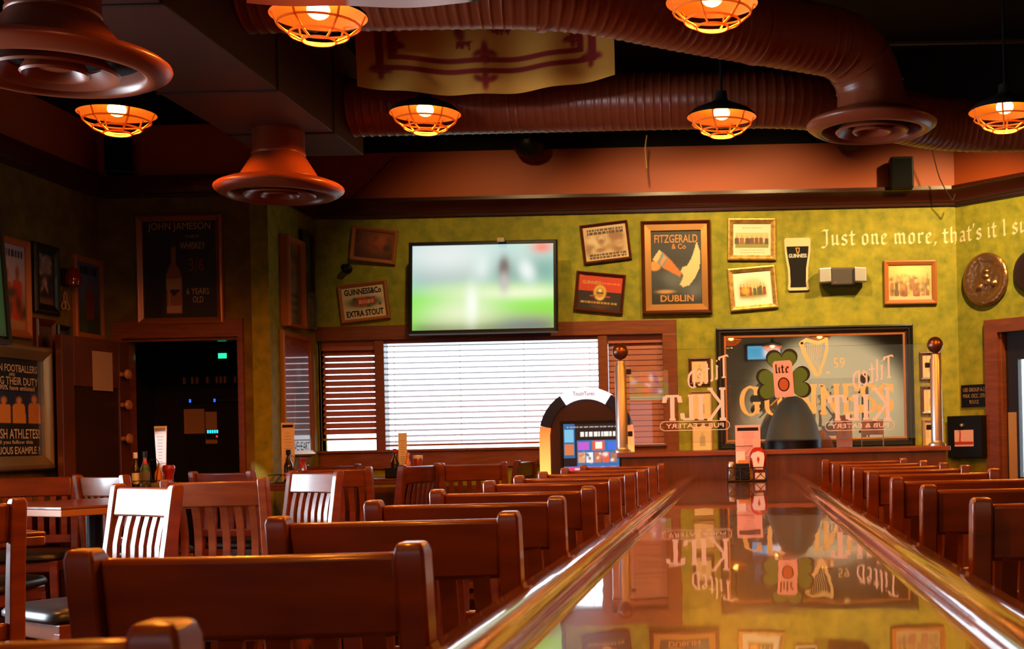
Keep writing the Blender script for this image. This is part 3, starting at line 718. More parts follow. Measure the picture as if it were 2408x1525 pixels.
t = thing('ketchup_bottle', 'red squeeze ketchup bottle with white label on the long table', 'bottle', OH(.062, -.012), group='table bottles')
vs = []; rows = ((.03, .018, 0), (.032, .02, .006), (.030, .02, .05), (.044, .026, .075), (.046, .028, .13), (.042, .026, .15), (.030, .02, .168), (.016, .014, .175), (.0, .0, .176))
b = MB(); n = 20
for a, e, z in rows:
    for k in range(n): b.v.append((a * math.cos(2 * PI * k / n), e * math.sin(2 * PI * k / n), z))
b.f = [(i * n + k, i * n + (k + 1) % n, (i + 1) * n + (k + 1) % n, (i + 1) * n + k) for i in range(len(rows) - 1) for k in range(n)] + [tuple(range(n - 1, -1, -1))]
b.build('bottle_body', KETCH, t, smooth=50)
MB().prism([(-.024, .055), (.024, .055), (.034, .12), (.030, .145), (0, .155), (-.030, .145), (-.034, .12)], -.0315, -.029).build('paper_label', PAPER, t)
MB().prism([(0, .128), (.008, .112), (0, .086), (-.008, .112)], -.0322, -.0316).build('red_emblem', REDINK, t)
bottle('mustard_bottle', 'yellow mustard bottle half hidden by the red ketchup bottle', 'bottle', OH(.030, .028), [(.02, 0), (.021, .1), (.012, .125), (.006, .145), (0, .146)], mat('mustard', (.75, .42, .04), .35))
t = thing('salt_packets', 'folded white packets at the foot of the ketchup bottle', 'packets', OH(.07, -.048)); MB().box((0, 0, .02), (.055, .008, .036)).build('packet', PAPER, t, bevel=.002)
c1 = at(1757, 1050, 7.02)
menu_card('pink drinks menu card clipped upright at the far end of the long table', (c1.x + .005, 7.02, hz + .078), .138, .228, 0, R(-3), PINKP, mat('pink_print', (.55, .26, .24), .7), INK)

# ------------------------------------------------------------------ half wall, posts, etched glass
HY0, HY1 = 7.30, 7.95
HL, HRr = at(1450, 1060, HY0).x, at(2236, 1052, HY0).x
hw = st(MB().box2((HL + .025, HY0 + .02, 0), (HRr - .025, HY1 - .02, 1.207)).build('wall_half', mat('half_wall_wood', (.13, .03, .009), .42, coat=.15, grain=(5, (7, 1, .8), (.065, .015, .004), (.11, .028, .007)))))
MB().box2((HL, HY0, 1.207), (HRr, HY1, 1.237)).build('cap_shelf', TRIMW, hw, bevel=.006)
def post(label, px):
    p = at(px, 1000, 7.40)
    t = thing('rail_post', label, 'post', (p.x, 7.40, 1.237), group='ball-topped posts on the half wall')
    MB().lathe([(.05, 0), (.05, .012), (.036, .02), (.034, .03)], 24).build('base_flange', STEEL, t, smooth=40)
    MB().lathe([(.0335, .02), (.0335, .50), (.028, .508), (.026, .53)], 24).build('tube', STEEL, t, smooth=40)
    MB().lathe([(.0, .535)] + [(.047 * math.sin(PI * i / 14), .585 - .047 * math.cos(PI * i / 14)) for i in range(1, 14)] + [(0, .632)], 24).build('ball', mat('bronze_ball', (.22, .09, .05), .3, metal=.8), t, smooth=60)
    return t, p.x
_, PLX = post('steel post with bronze ball at the left end of the half wall', 1462)
_, PRX = post('steel post with bronze ball at the right end of the half wall', 2203)
t = thing('etched_glass_panel', 'clear glass panel with mirrored white pub lettering on the half wall', 'glass panel', ((PLX + PRX) / 2, 7.40, 1.285))
gw = PRX - PLX - .10; gh = .545
MB().box((0, 0, gh / 2), (gw, .008, gh)).build('pane', ETCHG, t, bevel=.001)
for s in (-1, 1):
    for z in (.06, .42): MB().box((s * (gw / 2 + .002), 0, z), (.026, .022, .03)).build('clamp', BLACKM, t, bevel=.003)
gcx, gz0 = (PLX + PRX) / 2, 1.285
def etched(off):
    def gp(px, py): p = at(px + off, py, 7.393); return p.x - gcx, p.z - gz0
    yy = -.0062
    # Tilted, leaning upwards, read from the other side
    x, z = gp(1712, 884); x1, _ = gp(1562, 884)
    pen('TilteD', BLACK, x, z, .085, (.10, .06), .05, FROST, t, yy, flip=True, slope=-.30, sx=.62, adv=1.02)
    x, z = gp(1710, 984); x1, z1 = gp(1560, 934)
    pen('K', ROMAN, x, z, .175, (.085, 0), .04, FROST, t, yy, flip=True, sx=.70)
    x, z = gp(1658, 984); pen('ILT', ROMAN, x, z, .135, (.11, 0), .05, FROST, t, yy, flip=True, sx=.86)
    x, z = gp(1634, 1000); b = MB(); L, Hh = .175, .026
    b.ribbon([(x + L * math.cos(0) * 1 + Hh * math.cos(R(a)), z + Hh * math.sin(R(a))) for a in range(-90, 91, 15)] + [(x - L + Hh * math.cos(R(a)), z + Hh * math.sin(R(a))) for a in range(90, 271, 15)], .0035, yy, True)
    b.build('lettering_border', FROST, t)
    text('PUB & EATERY', x, z, .335, .026, FROST, t, yy, flip=True, bold=.01)
etched(0); etched(388)

# green shamrock sign on the glass
sp = at(1845, 931, 7.36)
t = thing('shamrock_sign', 'green shamrock cutout sign with a white can front on the glass panel', 'sign', (sp.x, 7.36, sp.z), 0, R(-3))
def heart(cx, cz, r, a):
    pts = []
    for i in range(40):
        u = 2 * PI * i / 40; x = 16 * math.sin(u) ** 3 / 17; z = (13 * math.cos(u) - 5 * math.cos(2 * u) - 2 * math.cos(3 * u) - math.cos(4 * u)) / 17 + .9
        pts.append((cx + r * (x * math.cos(a) - z * math.sin(a)), cz + r * (x * math.sin(a) + z * math.cos(a))))
    return pts
SHAM = mat('shamrock_green', (.07, .17, .02), .55); SHAMD = mat('shamrock_outline', (.008, .011, .004), .6)
for k, a in enumerate((R(90), R(-90), R(0))):
    rr = .098; cz = .075 if k < 2 else .115
    MB().prism(heart(0, cz, rr, a), -.001, .003).build('leaf_outline', SHAMD, t); MB().prism(heart(0, cz, rr * .9, a), -.003, -.001).build('leaf', SHAM, t)
MB().prism([(-.052, -.005), (.052, -.005), (.056, .01), (.056, .19), (.045, .205), (-.045, .205), (-.056, .19), (-.056, .01)], -.007, -.003).build('can_front', PINKP, t)
pen('lite', BLACK, -.044, .135, .034, (.11, .09), .03, INK, t, -.008, sx=1.0)
MB().disc(0, .068, .034, .041, -.0078).build('dark_ring', INK, t); MB().disc(0, .068, .027, .034, -.0084).build('orange_disc', mat('burnt_orange_ink', (.42, .10, .02), .6), t)
MB().tube([(-.03, -.0005, -.005), (-.085, -.0005, -.05)], .006, 8).build('stick', mat('yellow_stick', (.4, .3, .06), .5), t)

# dark bell-shaped stand behind the glass
p = at(1866, 1050, 7.68)
t = thing('promotional_stand', 'dark bell-shaped stand with a blue figure behind the glass panel', 'stand', (p.x, 7.68, 1.238))
GREYB = mat('glass_hazed_stand', (.075, .08, .085), .5)  # grey carries the pale haze of the glass in front
prof = [(.168, 0), (.168, .05), (.160, .08), (.145, .14), (.118, .21), (.085, .27), (.055, .30), (.03, .312), (0, .315)]
MB().lathe(prof, 36).build('bell_body', GREYB, t, smooth=50)
b = MB()
for z0, z1, h0, h1, xc in ((.06, .26, .030, .026, .01),):
    rows = []
    for i in range(8):
        z = z0 + (z1 - z0) * i / 7
        r = np.interp(z, [a[1] for a in prof], [a[0] for a in prof]) + .0025
        for x in (-.02, .02): rows.append((xc + x, -math.sqrt(max(r * r - (xc + x) ** 2, 1e-5)), z))
    b.add(rows, [(i * 2, i * 2 + 1, i * 2 + 3, i * 2 + 2) for i in range(7)])
b.build('blue_figure', mat('dull_blue_print', (.06, .14, .22), .6), t)
MB().lathe([(.172, 0), (.172, .055), (.165, .055)], 36).build('unhazed_foot', BLACKP, t, smooth=40)  # black foot painted where no glass haze lies over the stand

# papers standing on the shelf of the half wall
p = at(1986, 1050, 7.60)
t = thing('table_card', 'upright pink-white card with a red squiggle behind the glass panel', 'card', (p.x, 7.60, 1.2385)); MB().box((0, 0, .095), (.095, .003, .19)).build('card', PINKP, t); MB().ribbon([(-.01, .14), (.006, .155), (.012, .135), (-.004, .12), (.012, .105)], .006, -.0022).build('red_mark', REDINK, t)
p = at(2052, 1045, 7.66)
t = thing('card_on_wire_legs', 'white card held up on two white wire legs behind the glass panel', 'card', (p.x, 7.66, 1.2385)); MB().box((0, 0, .115), (.135, .003, .09)).build('card', PINKP, t)
for s in (-1, 1): MB().tube([(s * .065, 0, 0), (s * .065, 0, .16)], .003, 6).build('wire_leg', WHITEP, t)
p = at(1938, 1048, 7.85)
t = thing('folded_napkin', 'fanned red-tinted napkin beside the dark bell-shaped stand', 'napkin', (p.x, 7.88, 1.2385)); MB().add([(-.06, 0, .11), (0, -.02, .10), (.04, 0, .06), (.065, .02, 0), (.0, -.01, 0), (-.03, .01, 0)], [(0, 1, 4, 5), (1, 2, 3, 4)]).build('napkin', PINKP, t).modifiers.new('t', 'SOLIDIFY').thickness = .003

# ------------------------------------------------------------------ jukebox
p = at(1383, 1100, 8.35); JB = 1.09
t = thing('jukebox', 'arched electronic jukebox with glowing sides in front of the window', 'jukebox', (p.x, 8.35, 0))
def archp(w, h, n=20, z0=JB): return [(-w, z0), (w, z0)] + [(w * math.cos(PI * i / n), z0 + h - w + w * math.sin(PI * i / n) * 1.0) for i in range(n + 1)]
JH = .565
MB().prism(archp(.275, JH - .03), -.04, .10).build('body', mat('jukebox_dark', (.045, .012, .008), .35), t)
def arc_seg(a0, a1, r0, r1, zc, n=10): 
    return [(r1 * math.cos(R(a0 + (a1 - a0) * i / n)), zc + r1 * math.sin(R(a0 + (a1 - a0) * i / n))) for i in range(n + 1)] + [(r0 * math.cos(R(a1 - (a1 - a0) * i / n)), zc + r0 * math.sin(R(a1 - (a1 - a0) * i / n))) for i in range(n + 1)]
zc = JB + JH - .305
GLOWW = mat('glowing_white_plastic', (.8, .8, .85), .4, emit=(.86, .84, 1.0), estr=.95)
NAVY = mat('navy_plastic', (.008, .012, .06), .3)
MB().prism(arc_seg(57, 123, .232, .31, zc), -.07, .02).build('lit_arch', GLOWW, t)
for a0, a1 in ((123, 168), (12, 57)): MB().prism(arc_seg(a0, a1, .236, .305, zc), -.065, .02).build('navy_arch', NAVY, t)
GLO = bpy.data.materials.new('glowing_orange_column'); GLO.use_nodes = True; nt = GLO.node_tree; bb = nt.nodes['Principled BSDF']; tcn = nt.nodes.new('ShaderNodeTexCoord'); sx_ = nt.nodes.new('ShaderNodeSeparateXYZ'); rp = nt.nodes.new('ShaderNodeValToRGB')
rp.color_ramp.elements[0].color = (1.0, .62, .14, 1); rp.color_ramp.elements[1].color = (.62, .14, .035, 1)
nt.links.new(tcn.outputs['Generated'], sx_.inputs[0]); nt.links.new(sx_.outputs[2], rp.inputs[0]); nt.links.new(rp.outputs[0], bb.inputs['Emission Color']); bb.inputs['Emission Strength'].default_value = 1.3; bb.inputs['Base Color'].default_value = (.5, .2, .05, 1)
for s in (-1, 1):
    MB().prism([(s * .238, JB), (s * .305, JB), (s * .305, zc), (s * .299, zc + .06), (s * .231, zc + .048), (s * .238, zc)][::s], -.065, .02).build('glowing_column', GLO, t)
text('TouchTunes', -.01, zc + .268, .14, .026, mat('blue_ink', (.02, .03, .35), .5), t, -.0715)
cv = Cv(.36, .315, 90, 80, (22, 14, 16))
cv.rect(0, .2, .3, 1, (40, 100, 150)).rect(.02, .18, .62, .88, (120, 190, 220)).rect(.02, .18, .36, .58, (210, 120, 70)).rect(.24, 1, .12, .66, (40, 110, 170))
cv.rect(.26, .46, .46, .62, (190, 90, 200)).rect(.52, .74, .44, .64, (230, 90, 50)).rect(.57, .69, .48, .62, (255, 240, 220)).rect(.8, .97, .46, .62, (60, 110, 220))
for i, c_ in enumerate(((220, 160, 120), (235, 235, 235), (200, 110, 60), (235, 90, 60), (150, 110, 110))): cv.rect(.26 + i * .145, .385 + i * .145, .2, .4, c_).blot(i, 4, [(250, 220, 200), (60, 40, 40), (200, 120, 80)], .02, .04, (.27 + i * .145, .37 + i * .145, .22, .38))
cv.rect(.0, 1, 0, .12, (90, 120, 210)).rect(.1, .62, .01, .11, (230, 60, 120)).rect(.2, .5, .04, .08, (255, 200, 220)).rect(.66, .74, .01, .11, (240, 240, 255)).rect(.78, .98, .01, .11, (220, 80, 190)).rect(.84, .94, .02, .1, (255, 220, 240))
cv.lines(3, .3, .95, .78, 1, (240, 235, 225), .1, .09).lines(4, .05, .95, .93, 1, (170, 165, 165), .1, .03)
cv.build('touchscreen', SCREEN, t, -.05).location = (.03, 0, JB + .175)
MB().rect_loops(.40, .355, [(0, -.039), (0, -.052), (.018, -.052), (.02, -.045)]).build('screen_bezel', BLACKP, t).location = (.03, 0, JB + .175)
MB().box((0, .03, JB / 2), (.36, .13, JB)).build('pedestal', BLACKP, t)

# ------------------------------------------------------------------ framed pictures
def frame(label, loc, w, h, fw, dp, m, cv, yaw=0.0, tilt=0.0, lean=0.0, name='framed_print', cat='picture', mat_w=0.0, mat_m=None, inner=None, group=None, pmat=None):
    t = thing(name, label, cat, loc, yaw, tilt, lean, group)
    MB().rect_loops(w, h, [(fw, 0), (0, 0), (0, -dp * .7), (fw * .12, -dp * .92), (fw * .35, -dp), (fw * .6, -dp * .86), (fw * .85, -dp * .7), (fw, -dp * .62), (fw, -dp * .2)]).build('frame', m, t)
    if inner: MB().rect_loops(w - 2 * fw + .001, h - 2 * fw + .001, [(0, -dp * .5), (0, -dp * .66), (inner[0], -dp * .6), (inner[0], -dp * .3)]).build('inner_frame', inner[1], t)
    if cv is not None: cv.build('print', pmat or PRINT, t, -dp * .32)
    if mat_w: MB().rect_loops(w - 2 * fw, h - 2 * fw, [(0, -dp * .45), (mat_w, -dp * .45), (mat_w, -dp * .33)]).build('mount', mat_m, t)
    return t
def pic(label, px, py, wpx, hpx, rot, fwpx, m, paint, dp=.03, lean=0.0, yawadd=0.0, nx=60, ny=50, Y=BACK, **kw):
    k = Y / F; p = at(px, py, Y); w, h, fw = wpx * k, hpx * k, fwpx * k
    cv = Cv(w - 2 * fw + .002, h - 2 * fw + .002, nx, ny, (200, 190, 170)); paint(cv)
    t = frame(label, (p.x, Y - .002 - (h / 2 * math.sin(abs(lean)) if lean else 0) - abs(math.sin(yawadd)) * w / 2, p.z), w, h, fw, dp, m, cv, yawadd, -(R(rot) - ROLL), lean, **kw)
    return t, w, h, fw
G1 = 'framed pictures on the green back wall'
def paint(c): c.grad((70, 30, 12), (105, 55, 25)).ell(.62, .55, .3, .3, (170, 75, 25), .3).ell(.75, .7, .18, .2, (185, 90, 35), .3).blot(3, 14, [(120, 60, 25), (80, 35, 14)], .05, .14)
pic('tilted brown framed picture left of the television, near the ceiling', 882, 577, 106, 81, -6, 9, ORANGEW, paint, lean=R(4.5), yawadd=R(4), group=G1)
def paint(c): c.rect(0, 1, 0, 1, (236, 205, 165)).ell(.5, .5, .4, .17, (70, 90, 40), .15).rect(.27, .77, .38, .64, (205, 60, 45)).blot(5, 8, [(60, 80, 35), (90, 110, 50)], .03, .07, (.15, .9, .36, .64)).lines(2, .33, .72, .51, 1, (235, 150, 120), .1, .12)
t, w, h, fw = pic('tilted framed stout label print with red centre left of the television', 857, 710, 115, 91, 7, 8, ORANGEW, paint, group=G1)
text('GUINNESS&Co', 0, h * .28, w * .76, h * .16, INK, t, -.012, bold=.03); text('EXTRA STOUT', 0, -h * .28, w * .76, h * .16, INK, t, -.012, bold=.03)
def paint(c): c.rect(0, 1, 0, 1, (215, 180, 140)).blot(9, 22, [(150, 105, 75), (185, 145, 110), (225, 200, 165)], .05, .16, (.1, .9, .25, .75)).lines(4, .08, .92, .88, 2, (70, 50, 40), .09, .06).lines(6, .06, .94, .16, 2, (80, 60, 45), .08, .05)
pic('tilted cream engraving in thin dark frame above the red and black label', 1425, 570, 113, 92, 7, 6, MAHOG, paint, group=G1)
def paint(c): c.rect(0, 1, 0, 1, (28, 16, 12)).rect(0, 1, .52, 1, (205, 55, 22)).ell(.5, .5, .14, .22, (225, 185, 90), .05).ell(.5, .5, .1, .15, (190, 130, 50), .08).ell(.5, .56, .04, .05, (240, 220, 150), .1).rect(.42, .58, .46, .5, (60, 40, 20)).lines(8, .06, .94, .2, 1, (190, 140, 60), .1, .05).rect(.28, .4, .38, .41, (190, 50, 30)).rect(.62, .74, .38, .41, (190, 50, 30)).lines(9, .5, .95, .78, 1, (225, 110, 60), .1, .05)
t, w, h, fw = pic('tilted red and black label print with yellow seal, right of the television', 1411, 688, 116, 93, -5, 7, MAHOG, paint, group=G1)
text('GUINNESS', -w * .18, h * .24, w * .38, h * .09, GOLDINK, t, -.012, bold=.02)
def paint(c):
    c.grad((18, 18, 22), (26, 26, 30)).blot(12, 16, [(70, 75, 85), (45, 48, 56), (95, 100, 110)], .04, .16, (0, 1, .2, .5), .4)
    c.blot(13, 8, [(40, 42, 48)], .06, .15, (0, 1, .5, .75), .4)
    c.pol([(.83, .80), (.88, .68), (.885, .58), (.86, .47), (.79, .37), (.70, .29), (.60, .27), (.55, .30), (.59, .36), (.61, .41), (.56, .45), (.60, .50), (.67, .52), (.74, .60), (.79, .70)], (228, 200, 148))
    c.ell(.15, .52, .10, .055, (222, 150, 80), .06).pol([(.12, .60), (.23, .71), (.40, .60), (.58, .43), (.55, .39), (.40, .45), (.30, .49)], (205, 115, 45)).pol([(.12, .60), (.23, .71), (.29, .67), (.18, .56)], (230, 190, 140)).pol([(.27, .68), (.37, .61), (.29, .50), (.20, .56)], (130, 140, 150)).pol([(.30, .64), (.34, .61), (.27, .53), (.24, .55)], (215, 150, 90))
    c.ell(.32, .22, .13, .02, (200, 150, 100), .2)
t, w, h, fw = pic('large black poster with bottle and crescent moon in gilt-lined dark frame', 1591, 629, 164, 219, 1.2, 9, MAHOG, paint, dp=.045, inner=(.045, GOLDD), nx=80, ny=110, group=G1)
iw, ih = w - 2 * fw - .09, h - 2 * fw - .09
text('FITZGERALD', 0, ih * .39, iw * .86, ih * .11, ORINK, t, -.0165, bold=.01); text('& Co', .02, ih * .285, iw * .28, ih * .07, ORINK, t, -.0165, bold=.01); text('DUBLIN', 0, -ih * .42, iw * .66, ih * .09, ORINK, t, -.0165, bold=.02)
def paint(c): c.rect(0, 1, 0, 1, (235, 222, 195)).rect(.06, .94, .3, .72, (222, 190, 130)).rect(.06, .94, .24, .42, (140, 135, 60)).figures(21, 7, [(110, 60, 40), (150, 90, 50), (80, 60, 50)], .36, .26).lines(22, .15, .85, .16, 2, (150, 135, 115), .08, .03).lines(23, .2, .8, .86, 1, (150, 135, 115), .08, .03)
pic('gilt framed hunting print right of the large moon poster, the upper of two', 1768, 563, 114, 100, 0, 13, GOLDF, paint, group=G1)
def paint(c): c.rect(0, 1, 0, 1, (245, 238, 225)).ell(.5, .48, .36, .3, (225, 195, 140), .12).rect(.15, .85, .22, .4, (150, 140, 70), .02).figures(25, 8, [(140, 70, 40), (190, 120, 60), (90, 90, 60)], .3, .34, .15, .85).ell(.3, .45, .1, .1, (240, 170, 60), .2)
pic('tilted gilt framed print with white mount below the upper gilt one', 1770, 678, 113, 102, 5, 12, GOLDF, paint, group=G1)
def paint(c): c.grad((200, 170, 110), (215, 185, 110)).ell(.5, .85, .35, .25, (245, 225, 150), .3).rect(0, 1, 0, .14, (225, 200, 160), .03).figures(31, 9, [(110, 85, 55), (150, 100, 75), (70, 75, 50), (170, 110, 85), (60, 60, 90)], .12, .6).figures(33, 3, [(230, 200, 120), (150, 80, 60)], .1, .5, .3, .7).blot(34, 40, [(235, 210, 140), (120, 95, 60), (180, 120, 90), (90, 95, 60), (205, 170, 100)], .02, .06, (.04, .96, .12, .7), .5)
pic('orange-brown framed painting of a crowd under the wall lettering', 2140, 664, 124, 104, 1, 11, ORANGEW, paint, nx=70, ny=56, group=G1)
def small(seed): 
    def f(c): c.rect(0, 1, 0, 1, (232, 205, 160)).figures(seed, 1, [(198, 165, 125), (188, 168, 140)], .2, .6, .34, .66, (205, 178, 140))
    return f
for i, (px, py, hh, lab) in enumerate(((1645, 873, 64, 'topmost of the three small prints left of the big mirror'), (1650, 953, 66, 'middle of the three small prints left of the big mirror'), (1652, 1029, 66, 'lowest of the three small prints left of the big mirror'),
                                       (2187, 860, 66, 'topmost of the three small prints right of the big mirror'), (2190, 940, 66, 'middle of the three small prints right of the big mirror'), (2194, 1018, 66, 'lowest of the three small prints right of the big mirror'))):
    pic(lab, px, py, 50, hh, 1.2, 7 if i in (0, 3, 4, 5) else 3, MAHOG if i in (0, 3, 4) else TANINK, small(40 + i), nx=24, ny=30, dp=.02, group='small prints beside the mirror')

# ------------------------------------------------------------------ big pub mirror
Y = BACK; k = Y / F; p = at(1917, 910, Y); mw, mh = 461 * k, 285 * k
t = thing('pub_mirror', 'large black framed pub mirror with gold harp and cream lettering', 'mirror', (p.x, Y - .002, p.z))
MB().rect_loops(mw, mh, [(.06, 0), (0, 0), (0, -.05), (.012, -.055), (.022, -.045), (.034, -.045), (.045, -.03), (.06, -.026), (.06, -.01)]).build('frame', BLACKF, t)
MB().rect_loops(mw - .118, mh - .118, [(0, -.026), (.0, -.030), (.013, -.028), (.013, -.012)]).build('orange_slip', ORANGEW, t)
MB().box((0, -.012, 0), (mw - .12, .004, mh - .12)).build('mirror_glass', MIRRORM, t)
def mp(px, py): q_ = at(px, py, Y); return q_.x - p.x, q_.z - p.z
x, z = mp(1741, 976); L = (2104 - 1741) * k
GOLDL = mat('cream_gold_leaf', (.78, .48, .22), .55)
wt = sum(ROMAN[c_][1] for c_ in 'GUINNESS'); sz = 66 * k
pen('GUINNESS', ROMAN, x, z, sz, (.105, 0), .045, GOLDL, t, -.0148, sx=L / (wt * sz))
x, z = mp(1973, 853); text('59', x, z, 26 * k, 24 * k, GOLDL, t, -.0148, name='year_numerals')
x, z = mp(1946, 876); MB().disc(x, z, .013, .013, -.0148, 16).build('gold_dot', GOLDL, t)
def H_(pts): return [mp(a, b_) for a, b_ in pts]
b = MB()
b.ribbon(H_([(1884, 806), (1896, 799), (1910, 803), (1924, 806), (1936, 802), (1943, 797)]), .026, -.0148)
b.ribbon(H_([(1943, 797), (1944, 820), (1938, 846), (1928, 872)]), .022, -.0148); b.ribbon(H_([(1884, 808), (1892, 832), (1904, 854), (1918, 878)]), .032, -.0148); b.ribbon(H_([(1914, 876), (1922, 882), (1930, 874)]), .02, -.0148)
for i in range(8): b.ribbon(H_([(1893 + i * 5.6, 808), (1896 + i * 4.0 , 832 + i * 5)]), .0035, -.0148)
b.build('harp_emblem', GOLDL, t)

# ------------------------------------------------------------------ other things on the back wall
p = at(1876, 622, Y); t = thing('pint_cutout', 'cutout of a stout pint with cream head on the green wall', 'wall sign', (p.x, Y - .002, p.z))
def gl(s, top, bot): 
    L = [(1845, 563), (1908, 563), (1907, 600), (1902, 640), (1901, 682), (1852, 682), (1851, 640), (1846, 600)]
    return [((a - 1876) * k * s, (622 - b_) * k * s + (0)) for a, b_ in L]
def rp_(o, dpt, s): 
    pts = [(-31, 58), (-28, 62), (28, 62), (31, 58), (30, 30), (27, 8), (24, -10), (23, -40), (25, -58), (22, -61), (-22, -61), (-25, -58), (-23, -40), (-24, -10), (-27, 8), (-30, 30)]
    return [(x_ * k * s, z_ * k * s) for x_, z_ in pts]
MB().prism(rp_(0, 0, 1.0), -.02, 0).build('cream_board', CREAM, t)
pts = [(-26, 42), (26, 42), (25, 28), (22, 8), (19, -10), (18, -42), (19, -54), (-19, -54), (-18, -42), (-19, -10), (-22, 8), (-25, 28)]
MB().prism([(a * k, b_ * k) for a, b_ in pts], -.0215, -.02).build('black_stout', INK, t)
text('GUINNESS', 0, 20 * k, 42 * k, 9 * k, WHITEINK, t, -.0222, bold=.02)
MB().ribbon([(-4 * k, 38 * k), (4 * k, 38 * k), (3 * k, 28 * k), (-1 * k, 26 * k), (-4 * k, 38 * k)], .006, -.0222).build('harp_emblem', GOLDINK, t)
p = at(1979, 653, Y); t = thing('emergency_light', 'grey emergency light with two silver heads on the green wall', 'emergency light', (p.x, Y - .002, p.z))
MB().box((0, -.05, 0), (.19, .1, .13)).build('housing', mat('grey_housing', (.07, .055, .05), .4), t, bevel=.012)
for s in (-1, 1): MB().prism([(s * .085, -.045), (s * .175, -.05), (s * .175, .06), (s * .085, .065)][::s], -.13, -.03).build('lamp_head', SILVER, t, bevel=.008)
MB().disc(-.055, -.045, .004, .004, -.1012, 10).build('indicator', mat('red_led', (.3, 0, 0), .4, emit=(1, .02, .01), estr=1.5), t)
p = at(818, 632, Y); t = thing('round_wall_fitting', 'small round black fitting on the wall between the two left pictures', 'wall fitting', (p.x, Y - .002, p.z)); MB().lathe([(.036, 0), (.036, .02), (.02, .03), (.018, .06), (.026, .065), (.026, .085), (0, .09)], 20, axis='Y').build('fitting', BLACKP, t, smooth=40)

# television
tv_c = at(1136, 680, 9.22)
def television(label, loc, w, h, yaw, lean, cvp, arm, scr=None):
    t = thing('television', label, 'television', loc, yaw, 0, lean)
    MB().rect_loops(w, h, [(0, .045), (0, -.004), (.006, -.012), (.024, -.012), (.027, -.004)]).build('bezel', BLACKP, t)
    MB().box((0, .03, 0), (w - .004, .05, h - .004)).build('back_case', BLACKP, t, bevel=.01)
    cvp.build('screen', scr or SCREEN, t, -.003)
    MB().box((0, .055 + arm / 2, 0), (.2, arm, .2)).build('wall_bracket', BLACKM, t)
    MB().box((0, -.011, -h / 2 + .005), (w * .98, .012, .012)).build('lower_trim', BLACKM, t)
    return t
cv = Cv(1.022, .622, 110, 66, (90, 160, 150))
cv.grad((120, 215, 70), (150, 205, 195), .35, .62)
cv.rect(0, 1, .62, .84, (110, 165, 155), .05).rect(0, .5, .55, .72, (125, 150, 145), .05).rect(.55, 1, .55, .80, (70, 140, 125), .06).rect(0, .45, .86, 1, (215, 215, 215), .06).rect(.45, 1, .86, 1, (150, 200, 200), .06)
cv.rect(.1, .95, .42, .5, (205, 220, 160), .04).rect(0, 1, .12, .40, (120, 225, 40), .05).rect(.25, .55, .1, .5, (195, 225, 160), .06).rect(.1, 1, 0, .16, (170, 175, 130), .05).rect(.0, 1, -.02, .06, (50, 50, 50), .03).rect(.62, 1, .0, .1, (95, 110, 140), .04)
cv.ell(.25, .85, .3, .2, (225, 230, 228), .5).ell(.35, .2, .2, .12, (225, 235, 195), .5).ell(.75, .42, .3, .06, (235, 240, 205), .5)
cv.ell(.42, .3, .035, .18, (240, 245, 235), .4).ell(.49, .74, .05, .13, (215, 230, 225), .4).ell(.65, .72, .035, .12, (95, 70, 75), .3).ell(.65, .55, .03, .1, (190, 180, 180), .4).ell(.81, .68, .05, .13, (225, 235, 235), .35, .4).ell(.92, .96, .06, .06, (225, 90, 90), .4)
tv = television('flat television showing a blurred ball game above the window', (tv_c.x, 9.22, tv_c.z + .018), 1.074, .675, 0, R(-6), cv, .17)
t = thing('television_clip', 'small metal clip on the top edge of the ball game television', 'clip', at(1178, 566, 9.20) + Vector((0, 0, -.004))); MB().box((0, 0, .012), (.055, .03, .028)).build('clip', mat('tan_metal', (.5, .35, .25), .4, metal=.5), t, bevel=.003)
cv = Cv(1.10, .62, 40, 24, (8, 14, 12)); cv.rect(.93, 1, 0, .8, (6, 60, 30), .02).rect(.96, 1, .9, 1, (120, 10, 30), .02)
e = Vector((-3.775, 6.6, 2.22)); th = R(76); ctr = e - Vector((math.cos(th), math.sin(th), 0)) * .58
television('black television cut by the left edge of the picture', ctr, 1.16, .70, th, R(-4), cv, .03)

# lettering on the wall, turning the corner
tz0 = at(1938, 577, BACK).z; xs = at(1932, 577, BACK).x
PHR = "Just one more, that's it I su"
def place(x, z, e):
    if x < CX - .002: return (x, BACK - .002 - e, z)
    s = (x - CX) + .002; return slant(max(s, .003), .002 + e, z)
full = sum(BLACK[c_][1] for c_ in 'Just one more, '); size = .078; L = at(2216, 577, BACK).x - xs
t = thing('wall_lettering', 'cream blackletter lettering painted on the green wall, turning the corner', 'lettering')
xo = xs; sxx = L / (full * size)
for wd_ in PHR.split(' '):
    pen(wd_, BLACK, xo, tz0, size, (.085, .09), .035, CREAMW, t, place=place, sx=sxx, name='word'); xo += sum(BLACK[c_][1] for c_ in wd_ + ' ') * sxx * size

